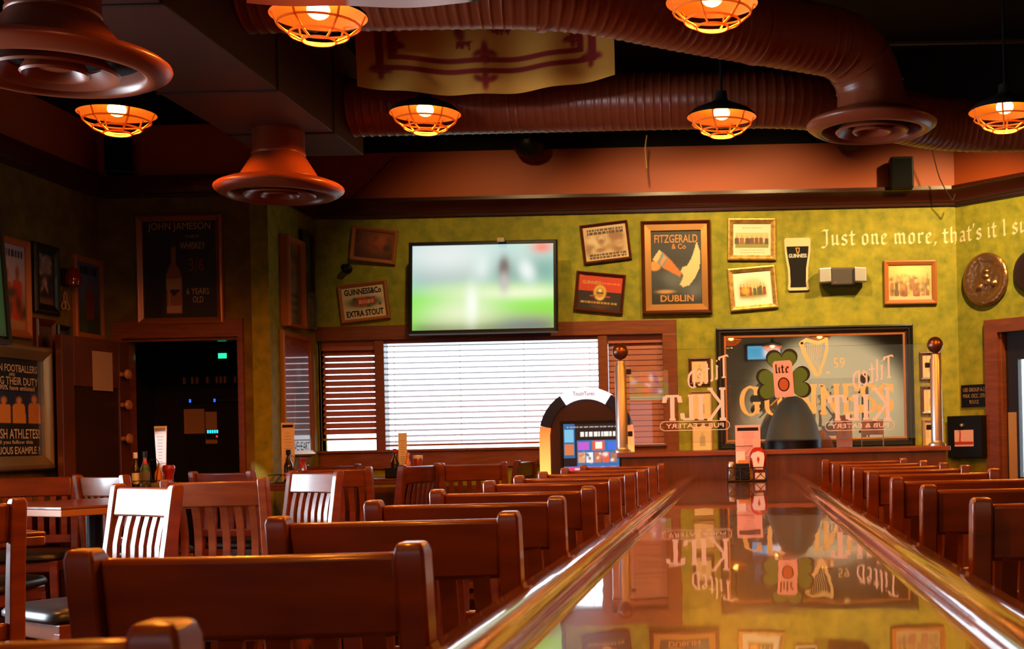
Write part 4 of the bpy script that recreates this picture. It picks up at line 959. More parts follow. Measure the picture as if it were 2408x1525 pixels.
# ------------------------------------------------------------------ slanted wall: plate, signs, door
p = at_slant(2320, 657, .004); t = thing('decorative_plate', 'embossed copper plate hanging on the slanted wall', 'plate', p, R(-45))
COPP = mat('embossed_copper', (.42, .20, .08), .33, metal=.85, bump=(18, .6, .02, (1, 1, 1)))
MB().lathe([(.19, .0), (.196, .01), (.19, .022), (.165, .03), (.13, .014), (.125, .012), (.07, .016), (0, .02)], 48, axis='Y').build('plate', COPP, t, smooth=60)
b = MB(); g = random.Random(4)
for i in range(9):
    a = g.uniform(0, 2 * PI); r_ = g.uniform(.02, .09); b.lathe([(g.uniform(.018, .034), .012), (.015, .03), (0, .034)], 10, (r_ * math.cos(a), 0, r_ * math.sin(a)), 'Y')
b.build('relief', COPP, t, smooth=60)
p = at_slant(2292, 930, .002); t = thing('occupancy_sign', 'small black occupancy sign with pale lettering on the slanted wall', 'sign', p, R(-45))
MB().box((0, -.004, 0), (.225, .008, .165)).build('board', BLACKP, t)
for i, s_ in enumerate(('USE GROUP A-2', 'MAX. OCC. 270', '9/1/12')): text(s_, 0, .045 - .045 * i, .19 if i < 2 else .08, .028, TANINK, t, -.0088)
p = at_slant(2286, 1026, .002); t = thing('wall_box', 'black wall box with a pink card below the occupancy sign', 'wall box', p, R(-45))
MB().box((0, -.05, 0), (.30, .10, .31)).build('case', BLACKP, t, bevel=.006); MB().box((.0, -.102, -.01), (.165, .003, .12)).build('pink_card', PINKP, t); MB().box((.0, -.104, -.045), (.163, .002, .02)).build('red_stripe', REDINK, t); MB().ribbon([(-.03, .03), (-.035, -.03), (-.02, -.045), (-.05, -.045)], .012, -.1042).build('print_figure', REDINK, t); MB().lathe([(.014, 0), (.012, .02), (0, .024)], 12, (-.01, -.1, .085), 'Y').build('knob', SILVER, t, smooth=50)
p = at_slant(2412, 640, .002); t = thing('wall_plaque', 'dark round plaque cut by the right edge of the picture', 'plaque', p + Vector((.045, -.045, 0)), R(-45)); MB().lathe([(.15, 0), (.155, .015), (.14, .03), (.1, .025), (0, .03)], 36, axis='Y').build('plaque', mat('dark_bronze', (.05, .02, .01), .4, metal=.6), t, smooth=50)
b = MB(); s0 = SD0
slbox(b, s0 - .11, s0, 0, 2.125, 0, .03); slbox(b, s0 + .92, s0 + 1.03, 0, 2.125, 0, .03); slbox(b, s0, s0 + .92, 2.03, 2.125, 0, .03); slbox(b, s0, s0 + .02, 0, 2.03, -.12, 0)
d1 = st(b.build('door_1', TRIMW)); DK = mat('dark_door_paint', (.012, .007, .005), .4)
b = MB(); slbox(b, s0 + .02, s0 + .12, 0, 2.03, -.10, -.05); slbox(b, s0 + .80, s0 + .92, 0, 2.03, -.10, -.05); slbox(b, s0 + .12, s0 + .80, 1.83, 2.03, -.10, -.05); slbox(b, s0 + .12, s0 + .80, 0, .98, -.10, -.05)
b.build('door_leaf', DK, d1); b = MB(); slbox(b, s0 + .12, s0 + .80, .98, 1.83, -.08, -.075); b.build('pane', GLASSM, d1)
b = MB(); slbox(b, s0 + .03, s0 + .10, .95, 1.45, -.05, -.047); b.build('push_plate', TANINK, d1)

# ------------------------------------------------------------------ side wall posters (narrow view)
def poster_x(label, xa, xb, ya, yb, X, fw, m, paint, dp=.03, nx=40, ny=60, **kw):
    pa, pb = at_x(xa, ya, X), at_x(xb, yb, X); y0, y1, z0, z1 = pa.y, pb.y, min(pa.z, pb.z), max(pa.z, pb.z)
    # heights read at the poster's middle
    ym = (xa + xb) / 2; z1 = at_x(ym, ya, X).z; z0 = at_x(ym, yb, X).z
    w, h = y1 - y0, z1 - z0
    cv = Cv(w - 2 * fw + .002, h - 2 * fw + .002, nx, ny, (120, 100, 80)); paint(cv)
    t = frame(label, (X + .002, (y0 + y1) / 2, (z0 + z1) / 2), w, h, fw, dp, m, cv, R(90), **kw); return t, w, h
def paint(c): c.grad((90, 95, 80), (150, 120, 80)).lines(51, .1, .9, .35, 3, (40, 35, 30), .1, .06).blot(50, 8, [(150, 90, 40), (60, 70, 50)], .08, .2, (0, 1, .5, 1))
poster_x('deep boxed frame with orange-lit edges on the narrow side wall', 656, 700, 560, 770, SIDE, .035, ORANGEW, paint, dp=.07, group='posters on the side wall')
def paint(c): c.grad((30, 35, 32), (70, 75, 75)).blot(55, 6, [(110, 110, 110), (20, 22, 20)], .1, .2)
poster_x('black framed dim picture at the upper right of the side wall', 702, 733, 545, 690, SIDE, .03, BLACKF, paint, group='posters on the side wall')
def paint(c): c.rect(0, 1, 0, 1, (110, 95, 75)).blot(57, 8, [(150, 110, 60), (70, 80, 80)], .1, .2)
poster_x('small blue-grey framed picture below the black one on the side wall', 715, 737, 690, 775, SIDE, .025, mat('grey_frame', (.10, .11, .12), .4), paint, group='posters on the side wall')
def paint(c): c.grad((110, 95, 90), (160, 50, 35), .0, .55).ell(.62, .5, .22, .3, (80, 50, 45), .25).ell(.55, .7, .1, .08, (150, 95, 75), .2).pol([(.3, .1), (.36, .1), (.42, .5), (.38, .5)], (150, 110, 100)).rect(0, 1, 0, .1, (190, 195, 205))
t, w, h = poster_x('tall red film poster in gilt frame below the boxed frame', 657, 734, 783, 1072, SIDE, .04, GOLDD, paint, ny=80, group='posters on the side wall')
text('MEL GIBSON', 0, h * .40, w * .72, .045, TANINK, t, -.012); text('BRAVEHEART', 0, -h * .42, w * .72, .06, INK, t, -.012)

# ------------------------------------------------------------------ alcove wall: whiskey poster, doorway, open door
k = JAM / F; p = at(426, 634, JAM); w, h = 204 * k, 258 * k
cv = Cv(w - .09, h - .09, 80, 100, (24, 10, 5))
cv.pol([(.30, .05), (.52, .05), (.52, .42), (.48, .52), (.44, .56), (.44, .74), (.38, .74), (.38, .56), (.34, .52), (.30, .42)], (150, 88, 50)).rect(.305, .515, .30, .40, (175, 130, 95)).pol([(.32, .30), (.5, .30), (.41, .22)], (45, 20, 12)).rect(.385, .435, .74, .82, (45, 20, 12)).rect(.33, .36, .08, .4, (185, 125, 75)).rect(.31, .51, .06, .12, (185, 140, 110))
t = frame('large dark whiskey poster in a red-brown frame above the dark doorway', (p.x, JAM - .002, p.z), w, h, .045, .04, mat('frame_copper_wood', (.32, .10, .03), .3, metal=.3), cv, 0, R(1.2) * 0, 0, name='framed_poster')
TI2 = mat('dim_tan_ink', (.62, .32, .13), .6)
text('JOHN JAMESON', 0, h * .385, w * .72, .062, TI2, t, -.0155); text('WHISKEY', w * .15, h * .215, w * .29, .045, TI2, t, -.0155); text('3/6', w * .19, h * .04, w * .17, .085, mat('dim_red_ink', (.25, .03, .015), .6), t, -.0155); text('6 YEARS', w * .2, -h * .20, w * .26, .042, TI2, t, -.0155); text('OLD', w * .2, -h * .275, w * .12, .042, TI2, t, -.0155)
text('* DUBLIN *', w * .15, h * .30, w * .2, .016, TI2, t, -.0155)
# doorway trim and the dark room behind
b = MB(); b.box2((DX0 - .06, JAM - .03, 0), (DX0, JAM, DZ + .12)); b.box2((DX1, JAM - .03, 0), (DX1 + .03, JAM, DZ + .12)); b.box2((DX0, JAM - .03, DZ), (DX1, JAM, DZ + .12)); b.box2((DX0, JAM, 0), (DX0 + .02, JAM + .12, DZ)); b.box2((DX1 - .02, JAM, 0), (DX1, JAM + .12, DZ)); b.box2((DX0 + .02, JAM, DZ - .02), (DX1 - .02, JAM + .12, DZ))
d2 = st(b.build('door_2', TRIMW))
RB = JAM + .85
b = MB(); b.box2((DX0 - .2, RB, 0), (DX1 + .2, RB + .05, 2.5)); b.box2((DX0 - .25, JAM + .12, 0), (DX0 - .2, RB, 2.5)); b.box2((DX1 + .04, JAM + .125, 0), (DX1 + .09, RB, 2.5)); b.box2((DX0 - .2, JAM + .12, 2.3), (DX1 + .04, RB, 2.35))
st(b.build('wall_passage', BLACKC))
p = at(523, 836, RB - .03); t = thing('exit_light', 'small glowing green sign inside the dark doorway', 'sign', (p.x, RB - .03, p.z)); MB().box((0, .014, 0), (.07, .026, .045)).build('case', BLACKP, t); MB().box((0, 0, 0), (.062, .004, .038)).build('lit_face', mat('green_glow', (0, .2, .1), .4, emit=(.02, .9, .42), estr=1.3), t)
p = at(493, 893, RB - .04); t = thing('peg_rail', 'row of small orange-lit pegs inside the dark doorway', 'peg rail', (p.x, RB - .04, p.z)); MB().box((0, .03, 0), (.42, .012, .03)).build('rail', BLACKP, t)
for i, dx in enumerate((-.19, -.13, -.095, -.02, .05, .08, .11, .185)): MB().box((dx, .012, 0), (.012, .022, .05)).build('peg', mat('copper_peg', (.5, .2, .08), .35), t)
LED = mat('blue_led', (0, .02, .2), .4, emit=(.03, .14, 1.0), estr=1.4)
p = at(493, 941, RB - .03); t = thing('led_strip', 'strip of tiny blue lights under the pegs in the doorway', 'light strip', (p.x, RB - .03, p.z)); MB().box((0, .015, 0), (.42, .02, .02)).build('strip', BLACKP, t)
for dx in (-.145, .035): MB().box((dx, .002, 0), (.012, .006, .024)).build('led', LED, t)
for px, py, w, h, lab in ((457, 990, 48, 58, 'wider paper notice inside the dark doorway'), (497, 1005, 27, 75, 'narrower paper notice inside the dark doorway')):
    kk = RB / F; p = at(px, py, RB - .006); t = thing('paper_notice', lab, 'notice', (p.x, RB - .006, p.z), group='paper notices in the doorway'); MB().box((0, 0, 0), (w * kk, .002, h * kk)).build('sheet', mat('tan_paper', (.42, .2, .11), .7), t)
    b = MB()
    for i in range(7): b.box((0, -.0015, h * kk * (.35 - i * .11)), (w * kk * .75, .0008, .003))
    b.build('print_lines', GREYINK, t)
p = at(500, 1016, RB - .03); t = thing('lit_display', 'small cyan lit display over the narrow notice in the doorway', 'display', (p.x, RB - .03, p.z)); MB().box((0, .012, -.012), (.10, .02, .07)).build('case', BLACKP, t)
b = MB()
for i in range(5): b.box((-.034 + i * .017, -.001, .006), (.011, .003, .024))
b.build('cyan_segments', mat('cyan_glow', (0, .2, .2), .4, emit=(.05, .75, .85), estr=1.3), t); MB().disc(.03, -.03, .007, .009, .0005, 12).build('red_light', mat('red_led', (.3, 0, 0), .4), t)
# open door leaf standing into the room
hx0, hy0, ex, ey = -4.075, 8.50, -4.135, 7.77
yawd = math.atan2(ey - hy0, ex - hx0); Ld = math.hypot(ex - hx0, ey - hy0)
t = thing('open_door', 'brown panelled door standing open at the left wall', 'door', (hx0, hy0, 0), yawd)
DW = mat('door_wood', (.10, .03, .012), .38, coat=.2, grain=(5, (1, 1, .6), (.075, .02, .008), (.13, .038, .014)))
b = MB()
for a, e in (((0, -.022, .02), (.12, .022, 2.03)), ((Ld - .12, -.022, .02), (Ld, .022, 2.03)), ((.12, -.022, 1.72), (Ld - .12, .022, 2.03)), ((.12, -.022, .02), (Ld - .12, .022, .30)), ((.12, -.022, .92), (Ld - .12, .022, 1.08))): b.box2(a, e)
b.build('door_frame', DW, t, bevel=.004)
for z0, z1 in ((.30, .92), (1.08, 1.72)): MB().box2((.12, -.010, z0), (Ld - .12, .010, z1)).build('panel', mat('door_panel_dark', (.035, .014, .007), .35), t)
kn = [at(286, 880, 8.40).z, at(289, 952, 8.40).z, at(291, 1031, 8.40).z]
for z in kn: MB().lathe([(.016, 0), (.014, .03), (.028, .035), (.034, .045), (.028, .06), (0, .064)], 18, axis='Y').build('round_knob', mat('pale_knob', (.42, .18, .10), .35, coat=.4), t, smooth=50).matrix_local = Matrix.Translation((.10, .022, z)) @ Matrix.Rotation(PI, 4, 'Z')
MB().box2((.20, .0222, 1.70), (.42, .0245, 1.95)).build('taped_note', mat('note_paper', (.4, .26, .2), .7), t)

# ------------------------------------------------------------------ left wall pictures
G2 = 'pictures on the left wall'
def paint(c): c.grad((110, 100, 75), (185, 175, 205), .2, .6).rect(0, 1, 0, .2, (190, 140, 100), .03).figures(61, 2, [(205, 60, 30), (185, 90, 50)], .12, .62, .35, .95, (150, 80, 50)).blot(60, 8, [(50, 55, 35), (60, 60, 50)], .06, .15, (0, 1, .2, .5)).lines(62, .3, .95, .9, 1, (40, 40, 60), .1, .09)
poster_x('poster of a man in a red coat against pale sky, at the left edge', -50, 67, 553, 790, LEFT, .045, ORANGEW, paint, group=G2)
def paint(c): c.rect(0, 1, 0, 1, (24, 18, 16)).blot(65, 22, [(205, 180, 165), (150, 125, 115), (50, 42, 40)], .05, .14, (.1, .95, .35, .95)).rect(0, 1, 0, .12, (120, 85, 75), .02)
poster_x('black framed group photograph between the two sporting posters', 70, 133, 575, 738, LEFT, .06, BLACKF, paint, group=G2)
def paint(c): c.grad((50, 66, 38), (95, 100, 135), .25, .7).figures(67, 1, [(120, 42, 22)], .2, .55, .35, .75, (120, 75, 50)).ell(.62, .5, .12, .12, (120, 40, 20), .2).lines(68, .12, .88, .9, 1, (30, 30, 45), .1, .1)
poster_x('blue poster with a figure in red beside the door top', 167, 242, 605, 800, LEFT, .045, ORANGEW, paint, group=G2)
def paint(c): c.rect(0, 1, 0, 1, (75, 52, 46)).ell(.5, .45, .25, .4, (22, 14, 12), .2).ell(.5, .8, .12, .1, (90, 60, 50), .2)
poster_x('small brown portrait below the black framed group photograph', 76, 124, 750, 865, LEFT, .04, MAHOG, paint, group=G2)
def paint(c): c.rect(0, 1, 0, 1, (60, 35, 28)).ell(.5, .5, .3, .3, (90, 60, 50), .3)
poster_x('small dark framed picture just left of the open door top', 127, 158, 765, 860, LEFT, .03, BLACKF, paint, group=G2)
def paint(c): c.grad((120, 40, 12), (140, 50, 18)).ell(.45, .62, .3, .22, (22, 8, 5), .15).pol([(.3, .1), (.5, .1), (.65, .5), (.35, .55)], (24, 9, 5)).rect(0, 1, 0, .1, (90, 45, 25))
poster_x('orange poster of a dark figure between the recruiting poster and the open door', 92, 140, 868, 1100, LEFT, .035, MAHOG, paint, group=G2)
pa, pb = at_x(-88, 960, LEFT), at_x(96, 960, LEFT); z1 = at_x(40, 812, LEFT).z; z0 = at_x(40, 1106, LEFT).z; w = pb.y - pa.y; h = z1 - z0
cv = Cv(w - .17, h - .17, 90, 90, (20, 20, 30)); cv.rect(0, 1, .34, .66, (32, 45, 95)).figures(71, 4, [(215, 150, 70), (225, 210, 200), (200, 130, 70)], .34, .30, 0, 1, (215, 150, 100))
t = frame('recruiting poster with rows of men in a broad gilt frame at the left edge', (LEFT + .03, (pa.y + pb.y) / 2, (z0 + z1) / 2), w, h, .085, .06, SILVF, cv, R(90), name='framed_poster')
iw, ih = w - .17, h - .17
for s_, cx_, zz, ww, hh in (('UNION FOOTBALLERS', 0, .40, .86, .075), ('ARE', .0, .335, .1, .03), ('DOING THEIR DUTY', 0, .27, .88, .08), ('over 90% have enlisted', 0, .20, .76, .05), ('BRITISH ATHLETES!', 0, -.27, .9, .10), ('Will you follow this', .0, -.36, .66, .05), ('GLORIOUS EXAMPLE ?', 0, -.44, .9, .075)):
    text(s_, cx_ * iw, zz * ih, ww * iw, hh * ih, WHITEINK, t, -.0215, bold=.01)
p = at_x(150, 712, LEFT); t = thing('knot_ornament', 'small pale three-cornered knot ornament below the red wall lantern', 'ornament', (LEFT + .004, p.y, p.z), R(90)); b = MB()
for a in (90, 210, 330):
    cx_, cz_ = .022 * math.cos(R(a)), .03 * math.sin(R(a)); b.tube([(cx_ + .028 * math.cos(R(a)) * math.cos(u) - .017 * math.sin(R(a)) * math.sin(u), -.006, cz_ + .04 * math.sin(R(a)) * math.cos(u) + .022 * math.cos(R(a)) * math.sin(u)) for u in [2 * PI * i / 20 for i in range(20)]], .005, 6, closed=True)
b.build('knot', TANINK, t)
p = at_x(148, 652, LEFT); t = thing('wall_lantern', 'dark red wall lantern between the group photograph and blue poster', 'lantern', (LEFT + .004, p.y, p.z), R(90))
MB().box((0, -.01, 0), (.07, .02, .11)).build('back_plate', BLACKM, t, bevel=.003); MB().lathe([(.02, -.06), (.045, -.05), (.05, .0), (.035, .05), (.0, .065)], 16, (0, -.06, 0)).build('red_glass', mat('red_glass', (.25, .012, .008), .12, coat=.6), t, smooth=50)

# ------------------------------------------------------------------ overhead: ducts, vents, lamps, flags
def smooth_path(pts, step=.02):
    """rounded path through control points"""
    P = [Vector(p) for p in pts]; out = []
    for i in range(len(P) - 1):
        n = max(2, int((P[i + 1] - P[i]).length / step)); p0, p1, p2, p3 = P[max(i - 1, 0)], P[i], P[i + 1], P[min(i + 2, len(P) - 1)]
        for j in range(n):
            u = j / n; out.append(.5 * ((2 * p1) + (p2 - p0) * u + (2 * p0 - 5 * p1 + 4 * p2 - p3) * u * u + (3 * p1 - p0 - 3 * p2 + p3) * u ** 3))
    out.append(P[-1]); return out
def spiral_duct(pts, r, b, pitch=.045):
    P = smooth_path(pts, .0075); d = 0; rs = []
    for i, p in enumerate(P):
        if i: d += (P[i] - P[i - 1]).length
        rs.append(r + (.0035 if (d % pitch) < .009 else 0))
    return b.tube(P, rs, 32)
BX0, BX1, BEND, BZ = -2.59, -2.05, 7.08, 2.92
t = thing('supply_duct', 'long rectangular brown duct running away under the dark ceiling', 'duct', (0, 0, 0))
MB().box2((BX0, .6, BZ), (BX1, BEND, BZ + .52)).build('duct_body', mat('brown_duct_paint', (.048, .010, .003), .55), t, bevel=.004)
for y in (2.2, 3.4, 4.6, 5.75, 6.55): MB().box2((BX0 - .006, y, BZ - .006), (BX1 + .006, y + .02, BZ + .526)).build('seam_band', mat('duct_seam_dark', (.02, .006, .003), .6), t)
vp = at(2050, 300, 6.40); VX, VY = vp.x, 6.40
RD = .165; zc1 = 3.235
t = thing('spiral_duct', 'thick spiral duct bending down to the round vent at the right', 'duct', (0, 0, 0))
ER = .25; ex0, ey0 = VX - ER * .8, VY - ER * .6
b = MB(); spiral_duct([(BX1 + .003, 5.40, zc1), (-1.5, 5.40, zc1), (-.95, 5.42, zc1), (-.60, 5.52, zc1), (-.2, 5.80, zc1), (.12, 6.01, zc1), (ex0, ey0, zc1)], RD, b); b.build('spiral_run', DUCTM, t, smooth=50)
P = [(ex0 + ER * .8 * math.sin(R(15 * i)), ey0 + ER * .6 * math.sin(R(15 * i)), zc1 - ER * (1 - math.cos(R(15 * i)))) for i in range(7)]
MB().tube([(ex0 - .008, ey0 - .006, zc1)] + P + [(VX, VY, 2.978)], RD + .002, 40).build('elbow', DUCTM, t, smooth=12)
for i in (1, 3, 5):
    tg = (P[i + 1] if i < 6 else P[i], P[i - 1]); tg = (Vector(tg[0]) - Vector(tg[1])).normalized() * .004
    MB().tube([Vector(P[i]) - tg, Vector(P[i]) + tg], RD + .007, 40).build('elbow_seam', DUCTM, t, smooth=40)
for s_ in ((.12, 6.01), (-.80, 5.46)): MB().tube([(s_[0] - .012, s_[1] - .008, zc1), (s_[0] + .012, s_[1] + .008, zc1)], RD + .007, 32).build('joint_band', DUCTM, t, smooth=40)
t = thing('spiral_duct', 'rear spiral duct running across to the right behind the lamps', 'duct', (0, 0, 0))
b = MB(); spiral_duct([(BX1 + .003, 6.88, 3.13), (-1.2, 6.88, 3.13), (-.3, 6.88, 3.13), (.3, 6.92, 3.13), (.75, 7.15, 3.13), (1.3, 7.55, 3.13), (2.0, 7.6, 3.13), (2.7, 7.45, 3.13)], .15, b); b.build('spiral_run', DUCTM, t, smooth=50)

def vent(label, x, y, z, rf, neck_top, rn, own_neck=True):
    t = thing('ceiling_vent', label, 'air vent', (x, y, z), group='round ceiling vents')
    if own_neck:
        MB().lathe([(rn, neck_top), (rn, neck_top * .62), (rn * 1.03, neck_top * .60), (rn * 1.03, neck_top * .57), (rn, neck_top * .55), (rn * 1.52, .045), (rn * 1.60, .02)], 48).build('neck', DIFFM, t, smooth=50)
    else:
        MB().lathe([(rn + .005, neck_top), (rn + .008, .05), (rn + .02, .03)], 48).build('neck', DIFFM, t, smooth=50)
    b = MB().lathe([(rn * 1.3, .046), (rf * .82, .022), (rf * .95, .006), (rf * .992, -.006), (rf, -.014), (rf * .985, -.024), (rf * .93, -.038), (rf * .86, -.050), (rf * .80, -.054), (rf * .765, -.046), (rf * .75, -.02), (rf * .73, .03)], 64); b.f = b.f[:-2]
    b.build('flange', DIFFM, t, smooth=50)
    for a, e in ((.54, .40), (.28, .20)):
        b = MB().lathe([(rf * e, -.012), (rf * (a - .03), -.05), (rf * a, -.056), (rf * (a + .02), -.048), (rf * (e + .03), .0)], 48); b.f = b.f[:-2]; b.build('vent_ring', DIFFM, t, smooth=50)
    MB().lathe([(rf * .14, -.02), (rf * .14, -.03), (0, -.034)], 32).build('core', DIFFM, t, smooth=50)
    MB().lathe([(0, .010), (rf * .74, .011)], 32).build('throat_shade', BLACKC, t)  # black disc put in for the shade up inside the vent
    return t
vent('big round vent hanging at the upper left corner', -2.31, 4.36, 2.65, .37, BZ - 2.655, .148)
vent('round vent hanging under the far end of the rectangular duct', -2.315, 6.5, 2.64, .318, BZ - 2.64, .128)
vent('round vent at the end of the thick spiral duct on the right', VX, VY, 2.875, .328, .12, RD, False)

SHR = .175
def make_lamp(label, group):
    t = thing('pendant_lamp', label, 'lamp', group=group)          # origin at the rim of the shade
    b = MB().lathe([(SHR, 0), (SHR * .97, .008), (SHR * .8, .034), (SHR * .45, .060), (.05, .07)], 36); b.f = b.f[:-2]; b.build('shade_inside', SHADEM, t, smooth=60)
    b = MB().lathe([(SHR + .002, 0), (SHR * .97 + .003, .010), (SHR * .8 + .003, .037), (SHR * .45, .064), (.05, .075), (.032, .09), (.028, .13), (0, .135)], 36); b.f = b.f[:-1]; b.build('shade', SHADEO, t, smooth=60)
    MB().lathe([(0, -.012)] + [(.042 * math.sin(PI * i / 10), .022 - .034 * math.cos(PI * i / 10)) for i in range(1, 10)] + [(.02, .055), (.02, .068)], 20).build('bulb', BULBM, t, smooth=60)
    b = MB()
    for rr, z in ((SHR * .84, -.034), (SHR * .60, -.070), (SHR * .34, -.092)): b.tube([(rr * math.cos(2 * PI * i / 28), rr * math.sin(2 * PI * i / 28), z) for i in range(28)], .0045, 6, closed=True)
    for i in range(6):
        a = 2 * PI * i / 6 + .25; b.tube([(r_ * math.cos(a), r_ * math.sin(a), z) for r_, z in ((SHR * .94, .008), (SHR * .84, -.034), (SHR * .60, -.070), (SHR * .34, -.092))], .0045, 6)
    b.build('wire_guard', CAGEM, t, smooth=60)
    MB().tube([(0, 0, .13), (0, 0, 1.25)], .006, 8).build('hanging_rod', BLACKM, t)
    return t
LAMPS = [(275, 268, 6.02, 'caged pendant lamp at the far left, below the big vent'), (749, 38, 4.70, 'large caged pendant lamp at the top, left of centre'), (1000, 268, 6.38, 'caged pendant lamp below the yellow flag'),
         (1674, 8, 4.85, 'large caged pendant lamp in front of the thick spiral duct'), (1697, 276, 6.44, 'caged pendant lamp below the thick spiral duct, left of the right-hand vent'), (2363, 262, 6.2, 'caged pendant lamp cut by the right edge')]
def lamp_light(x, y, z, w=80.0):
    light('lamp_light', 'SPOT', (x, y, z + .008), w, AMBER, .03, (x, y, 0), 165, .25)
lp = None
for px, py, d, lab in LAMPS:
    p = at(px, py, d)
    if lp is None: lp = make_lamp(lab, 'caged pendant lamps'); o = lp
    else: o = dup(lp, lab)
    o.location = p; lamp_light(p.x, p.y, p.z - .03)
for x, y in ((-1.4, -1.2), (-.1, -1.2), (1.3, -1.2), (.6, -3.0)):
    dup(lp, 'caged pendant lamp behind the viewpoint, seen only in the mirror', (x, y, 2.87), group='caged pendant lamps seen in the mirror')
for x, y in ((1.35, 4.75), (-3.0, 4.6), (-1.5, 3.05), (-.1, 3.05), (1.35, 3.05), (-.95, 1.6), (2.7, 6.2), (-1.0, -.9)): lamp_light(x, y, 2.84)

# yellow banner with a double red border
fl, fr = at(840, 200, 6.15), at(1447, 180, 6.15); FW = fr.x - fl.x; FH = .95
t = thing('hanging_flag', 'yellow flag with a double red border sagging above the lamps', 'flag', ((fl.x + fr.x) / 2, 6.15, at(1143, 222, 6.15).z))
cv = Cv(FW, FH, 120, 90, (214, 150, 52)); RD_ = (140, 22, 10)
cv.rect(.075, .925, .13, 1, RD_).rect(.105, .895, .165, 1, (214, 150, 52)).rect(.12, .88, .19, 1, RD_).rect(.15, .85, .225, 1, (214, 150, 52))
def lis(u, v, s): 
    cv.ell(u, v + .03 * s, .012 * s, .05 * s, RD_, .12).ell(u - .022 * s, v + .015 * s, .02 * s, .016 * s, RD_, .15, .7).ell(u + .022 * s, v + .015 * s, .02 * s, .016 * s, RD_, .15, -.7).rect(u - .02 * s, u + .02 * s, v - .004 * s, v + .004 * s, RD_).ell(u, v - .02 * s, .01 * s, .022 * s, RD_, .15)
lis(.5, .235, 1.2); lis(.5, .115, -1.2); lis(.09, .115, 1.2); lis(.905, .14, 1.2); lis(.155, .27, 1.0); lis(.84, .27, 1.0)
cv.ell(.40, .40, .022, .09, RD_, .12, .2).ell(.44, .45, .05, .03, RD_, .12).ell(.55, .42, .035, .05, RD_, .12, .6)
for i in range(5): cv.pol([(.385 + i * .012, .32), (.395 + i * .012, .27 + .01 * (i % 2)), (.405 + i * .012, .33)], RD_)
for i in range(5): cv.pol([(.53 + i * .014, .40), (.537 + i * .014, .35), (.548 + i * .014, .41)], RD_)
zl, zr = at(840, 203, 6.15).z, at(1447, 178, 6.15).z; zm = t.location.z
def warp(x, y, z):
    u = x / FW + .5; v = z / FH + .5; base = (zl - zm) * (1 - u) + (zr - zm) * u; sag = -math.sin(PI * u) * ((zl + zr) / 2 - zm)
    return (x, y + .02 * math.sin(u * 23) * (1 - v) - .22 * v * v, base + sag + v * FH * .8)
cv.build('cloth', CLOTH, t, 0, warp)
# green white orange flag, only its lower hem in view
a0, a1 = at(580, 7, 4.25), at(1360, 7, 4.25); FW = a1.x - a0.x
t = thing('hanging_flag', 'orange and white flag hem at the top edge above the left lamp', 'flag', ((a0.x + a1.x) / 2, 4.25, a0.z))
cv = Cv(FW, .5, 60, 30, (225, 190, 180)); cv.rect(0, .315, 0, 1, (225, 80, 25)).rect(.668, 1, 0, 1, (20, 70, 45))
def warp(x, y, z):
    u = x / FW + .5; v = z / .5 + .5
    return (x, y + .012 * math.sin(u * 16), v * .45 - .014 * math.sin(PI * min(u * 1.4, 1)) + max(0, u - .66) * .12 + u * (a1.z - a0.z))
cv.build('cloth', CLOTH, t, 0, warp)

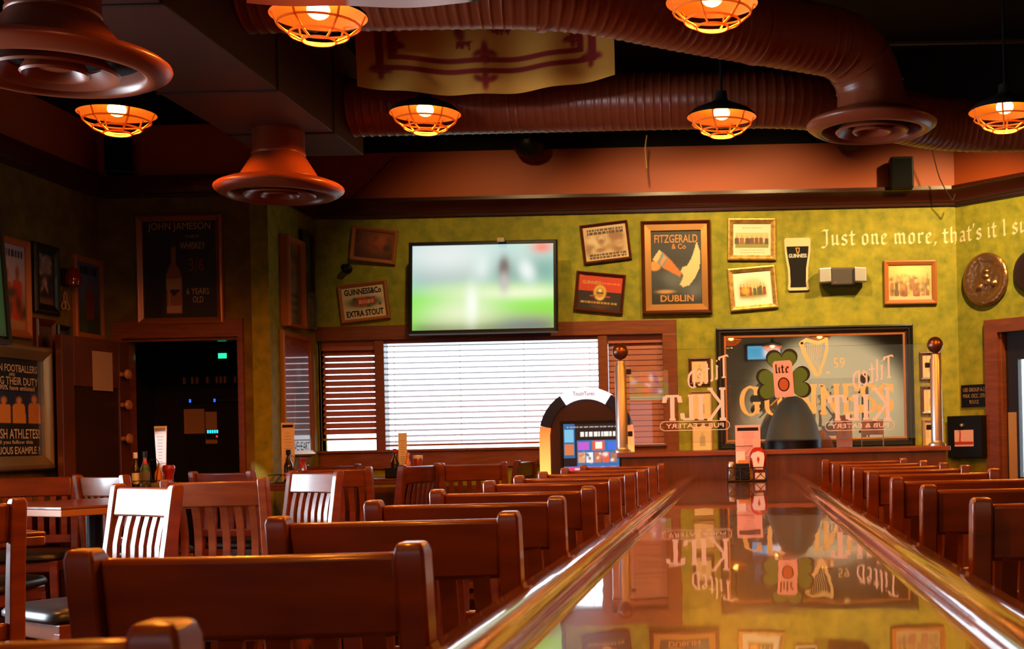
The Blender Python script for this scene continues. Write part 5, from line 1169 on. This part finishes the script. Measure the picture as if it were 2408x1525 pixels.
# speakers, domes, cords on the terracotta band
def speaker(label, loc, yaw, w=.17, h=.23):
    t = thing('wall_speaker', label, 'speaker', loc, yaw, group='black wall speakers')
    MB().box((0, -.10, 0), (w, .14, h)).build('cabinet', BLACKP, t, bevel=.012); MB().box((0, -.172, 0), (w * .86, .006, h * .88)).build('grille', mat('speaker_grille', (.006, .006, .005), .85, spec=.1), t, bevel=.002); MB().box((0, -.015, 0), (.05, .03, .08)).build('bracket', BLACKM, t)
    return t
p = at(2121, 405, 9.33); speaker('black speaker on the terracotta band at the right', (p.x, BACK - .014, p.z), 0)
p = at(207, 380, JAM); speaker('black speaker on the dark band at the upper left', (LEFT + .17, JAM - .014, p.z), R(20))
for px, lab in ((1245, 'black half dome under the ceiling edge left of centre'), (2002, 'black half dome under the right-hand round vent')):
    p = at(px, 352, 9.35); t = thing('ceiling_dome', lab, 'dome', (p.x, 9.35, 3.485), group='black half domes')
    MB().lathe([(.12, .02), (.12, 0), (.115, -.03), (.09, -.065), (.05, -.085), (0, -.092)], 28).build('dome', BLACKP, t, smooth=60); MB().tube([(0, 0, .02), (0, 0, TOP - 3.485)], .02, 10).build('stem', BLACKM, t)
def cord(label, pts, r, m): t = MB().tube(smooth_path(pts, .05), r, 6).build('cord', m); tag(t, label, 'cord', 'loose cords near the ceiling'); return t
DKC = mat('dark_cord', (.02, .008, .005), .6)
cord('thin dark cord slanting down the band beside the left vent', [at(928, 368, 9.38), at(870, 425, 9.40), at(815, 476, 9.38)], .004, DKC)
cord('short pale cord hanging under the ceiling edge above the moon poster', [at(1521, 318, 9.2), at(1517, 350, 9.2), at(1521, 395, 9.2)], .005, mat('pale_cord', (.4, .25, .08), .6))
cord('dark cord looping down the band at the right corner', [at(2192, 352, 9.2), at(2210, 420, 9.25), at(2234, 462, 9.28), at(2240, 470, 9.28), at(2246, 455, 9.28)], .004, DKC)

# behind the viewpoint: what the mirror and the glass panel reflect
cv = Cv(.60, .44, 30, 20, (90, 140, 60)); cv.rect(0, 1, .55, 1, (150, 110, 90), .04).rect(0, 1, 0, .12, (120, 200, 150)).blot(81, 16, [(235, 235, 245), (220, 90, 50), (230, 200, 60), (70, 60, 150)], .04, .1, (0, 1, .2, .9))
BRIGHT = attr_mat('bright_screen', .3, 0, 5.0)
t = television('wall television behind the viewpoint with a bright field game', (-1.35, REAR + .15, 2.13), .65, .49, PI, R(0), cv, .09, BRIGHT)
cv = Cv(.6, .24, 20, 14, (120, 190, 230)); cv.rect(0, .5, .2, .8, (240, 245, 250), .03).rect(.55, 1, .1, .9, (60, 170, 220), .03)
t = television('small wall television behind the viewpoint with a blue picture', (.48, REAR + .15, 2.86), .65, .29, PI, R(0), cv, .09)
t = thing('conduit_pipe', 'thin dull conduit pipe across the dark ceiling at the upper right', 'pipe', (0, 0, 0))
MB().tube([at(2070, 101, 8.2), at(2500, 93, 8.2)], .02, 8).build('pipe', mat('dull_pipe', (.03, .018, .008), .6), t)
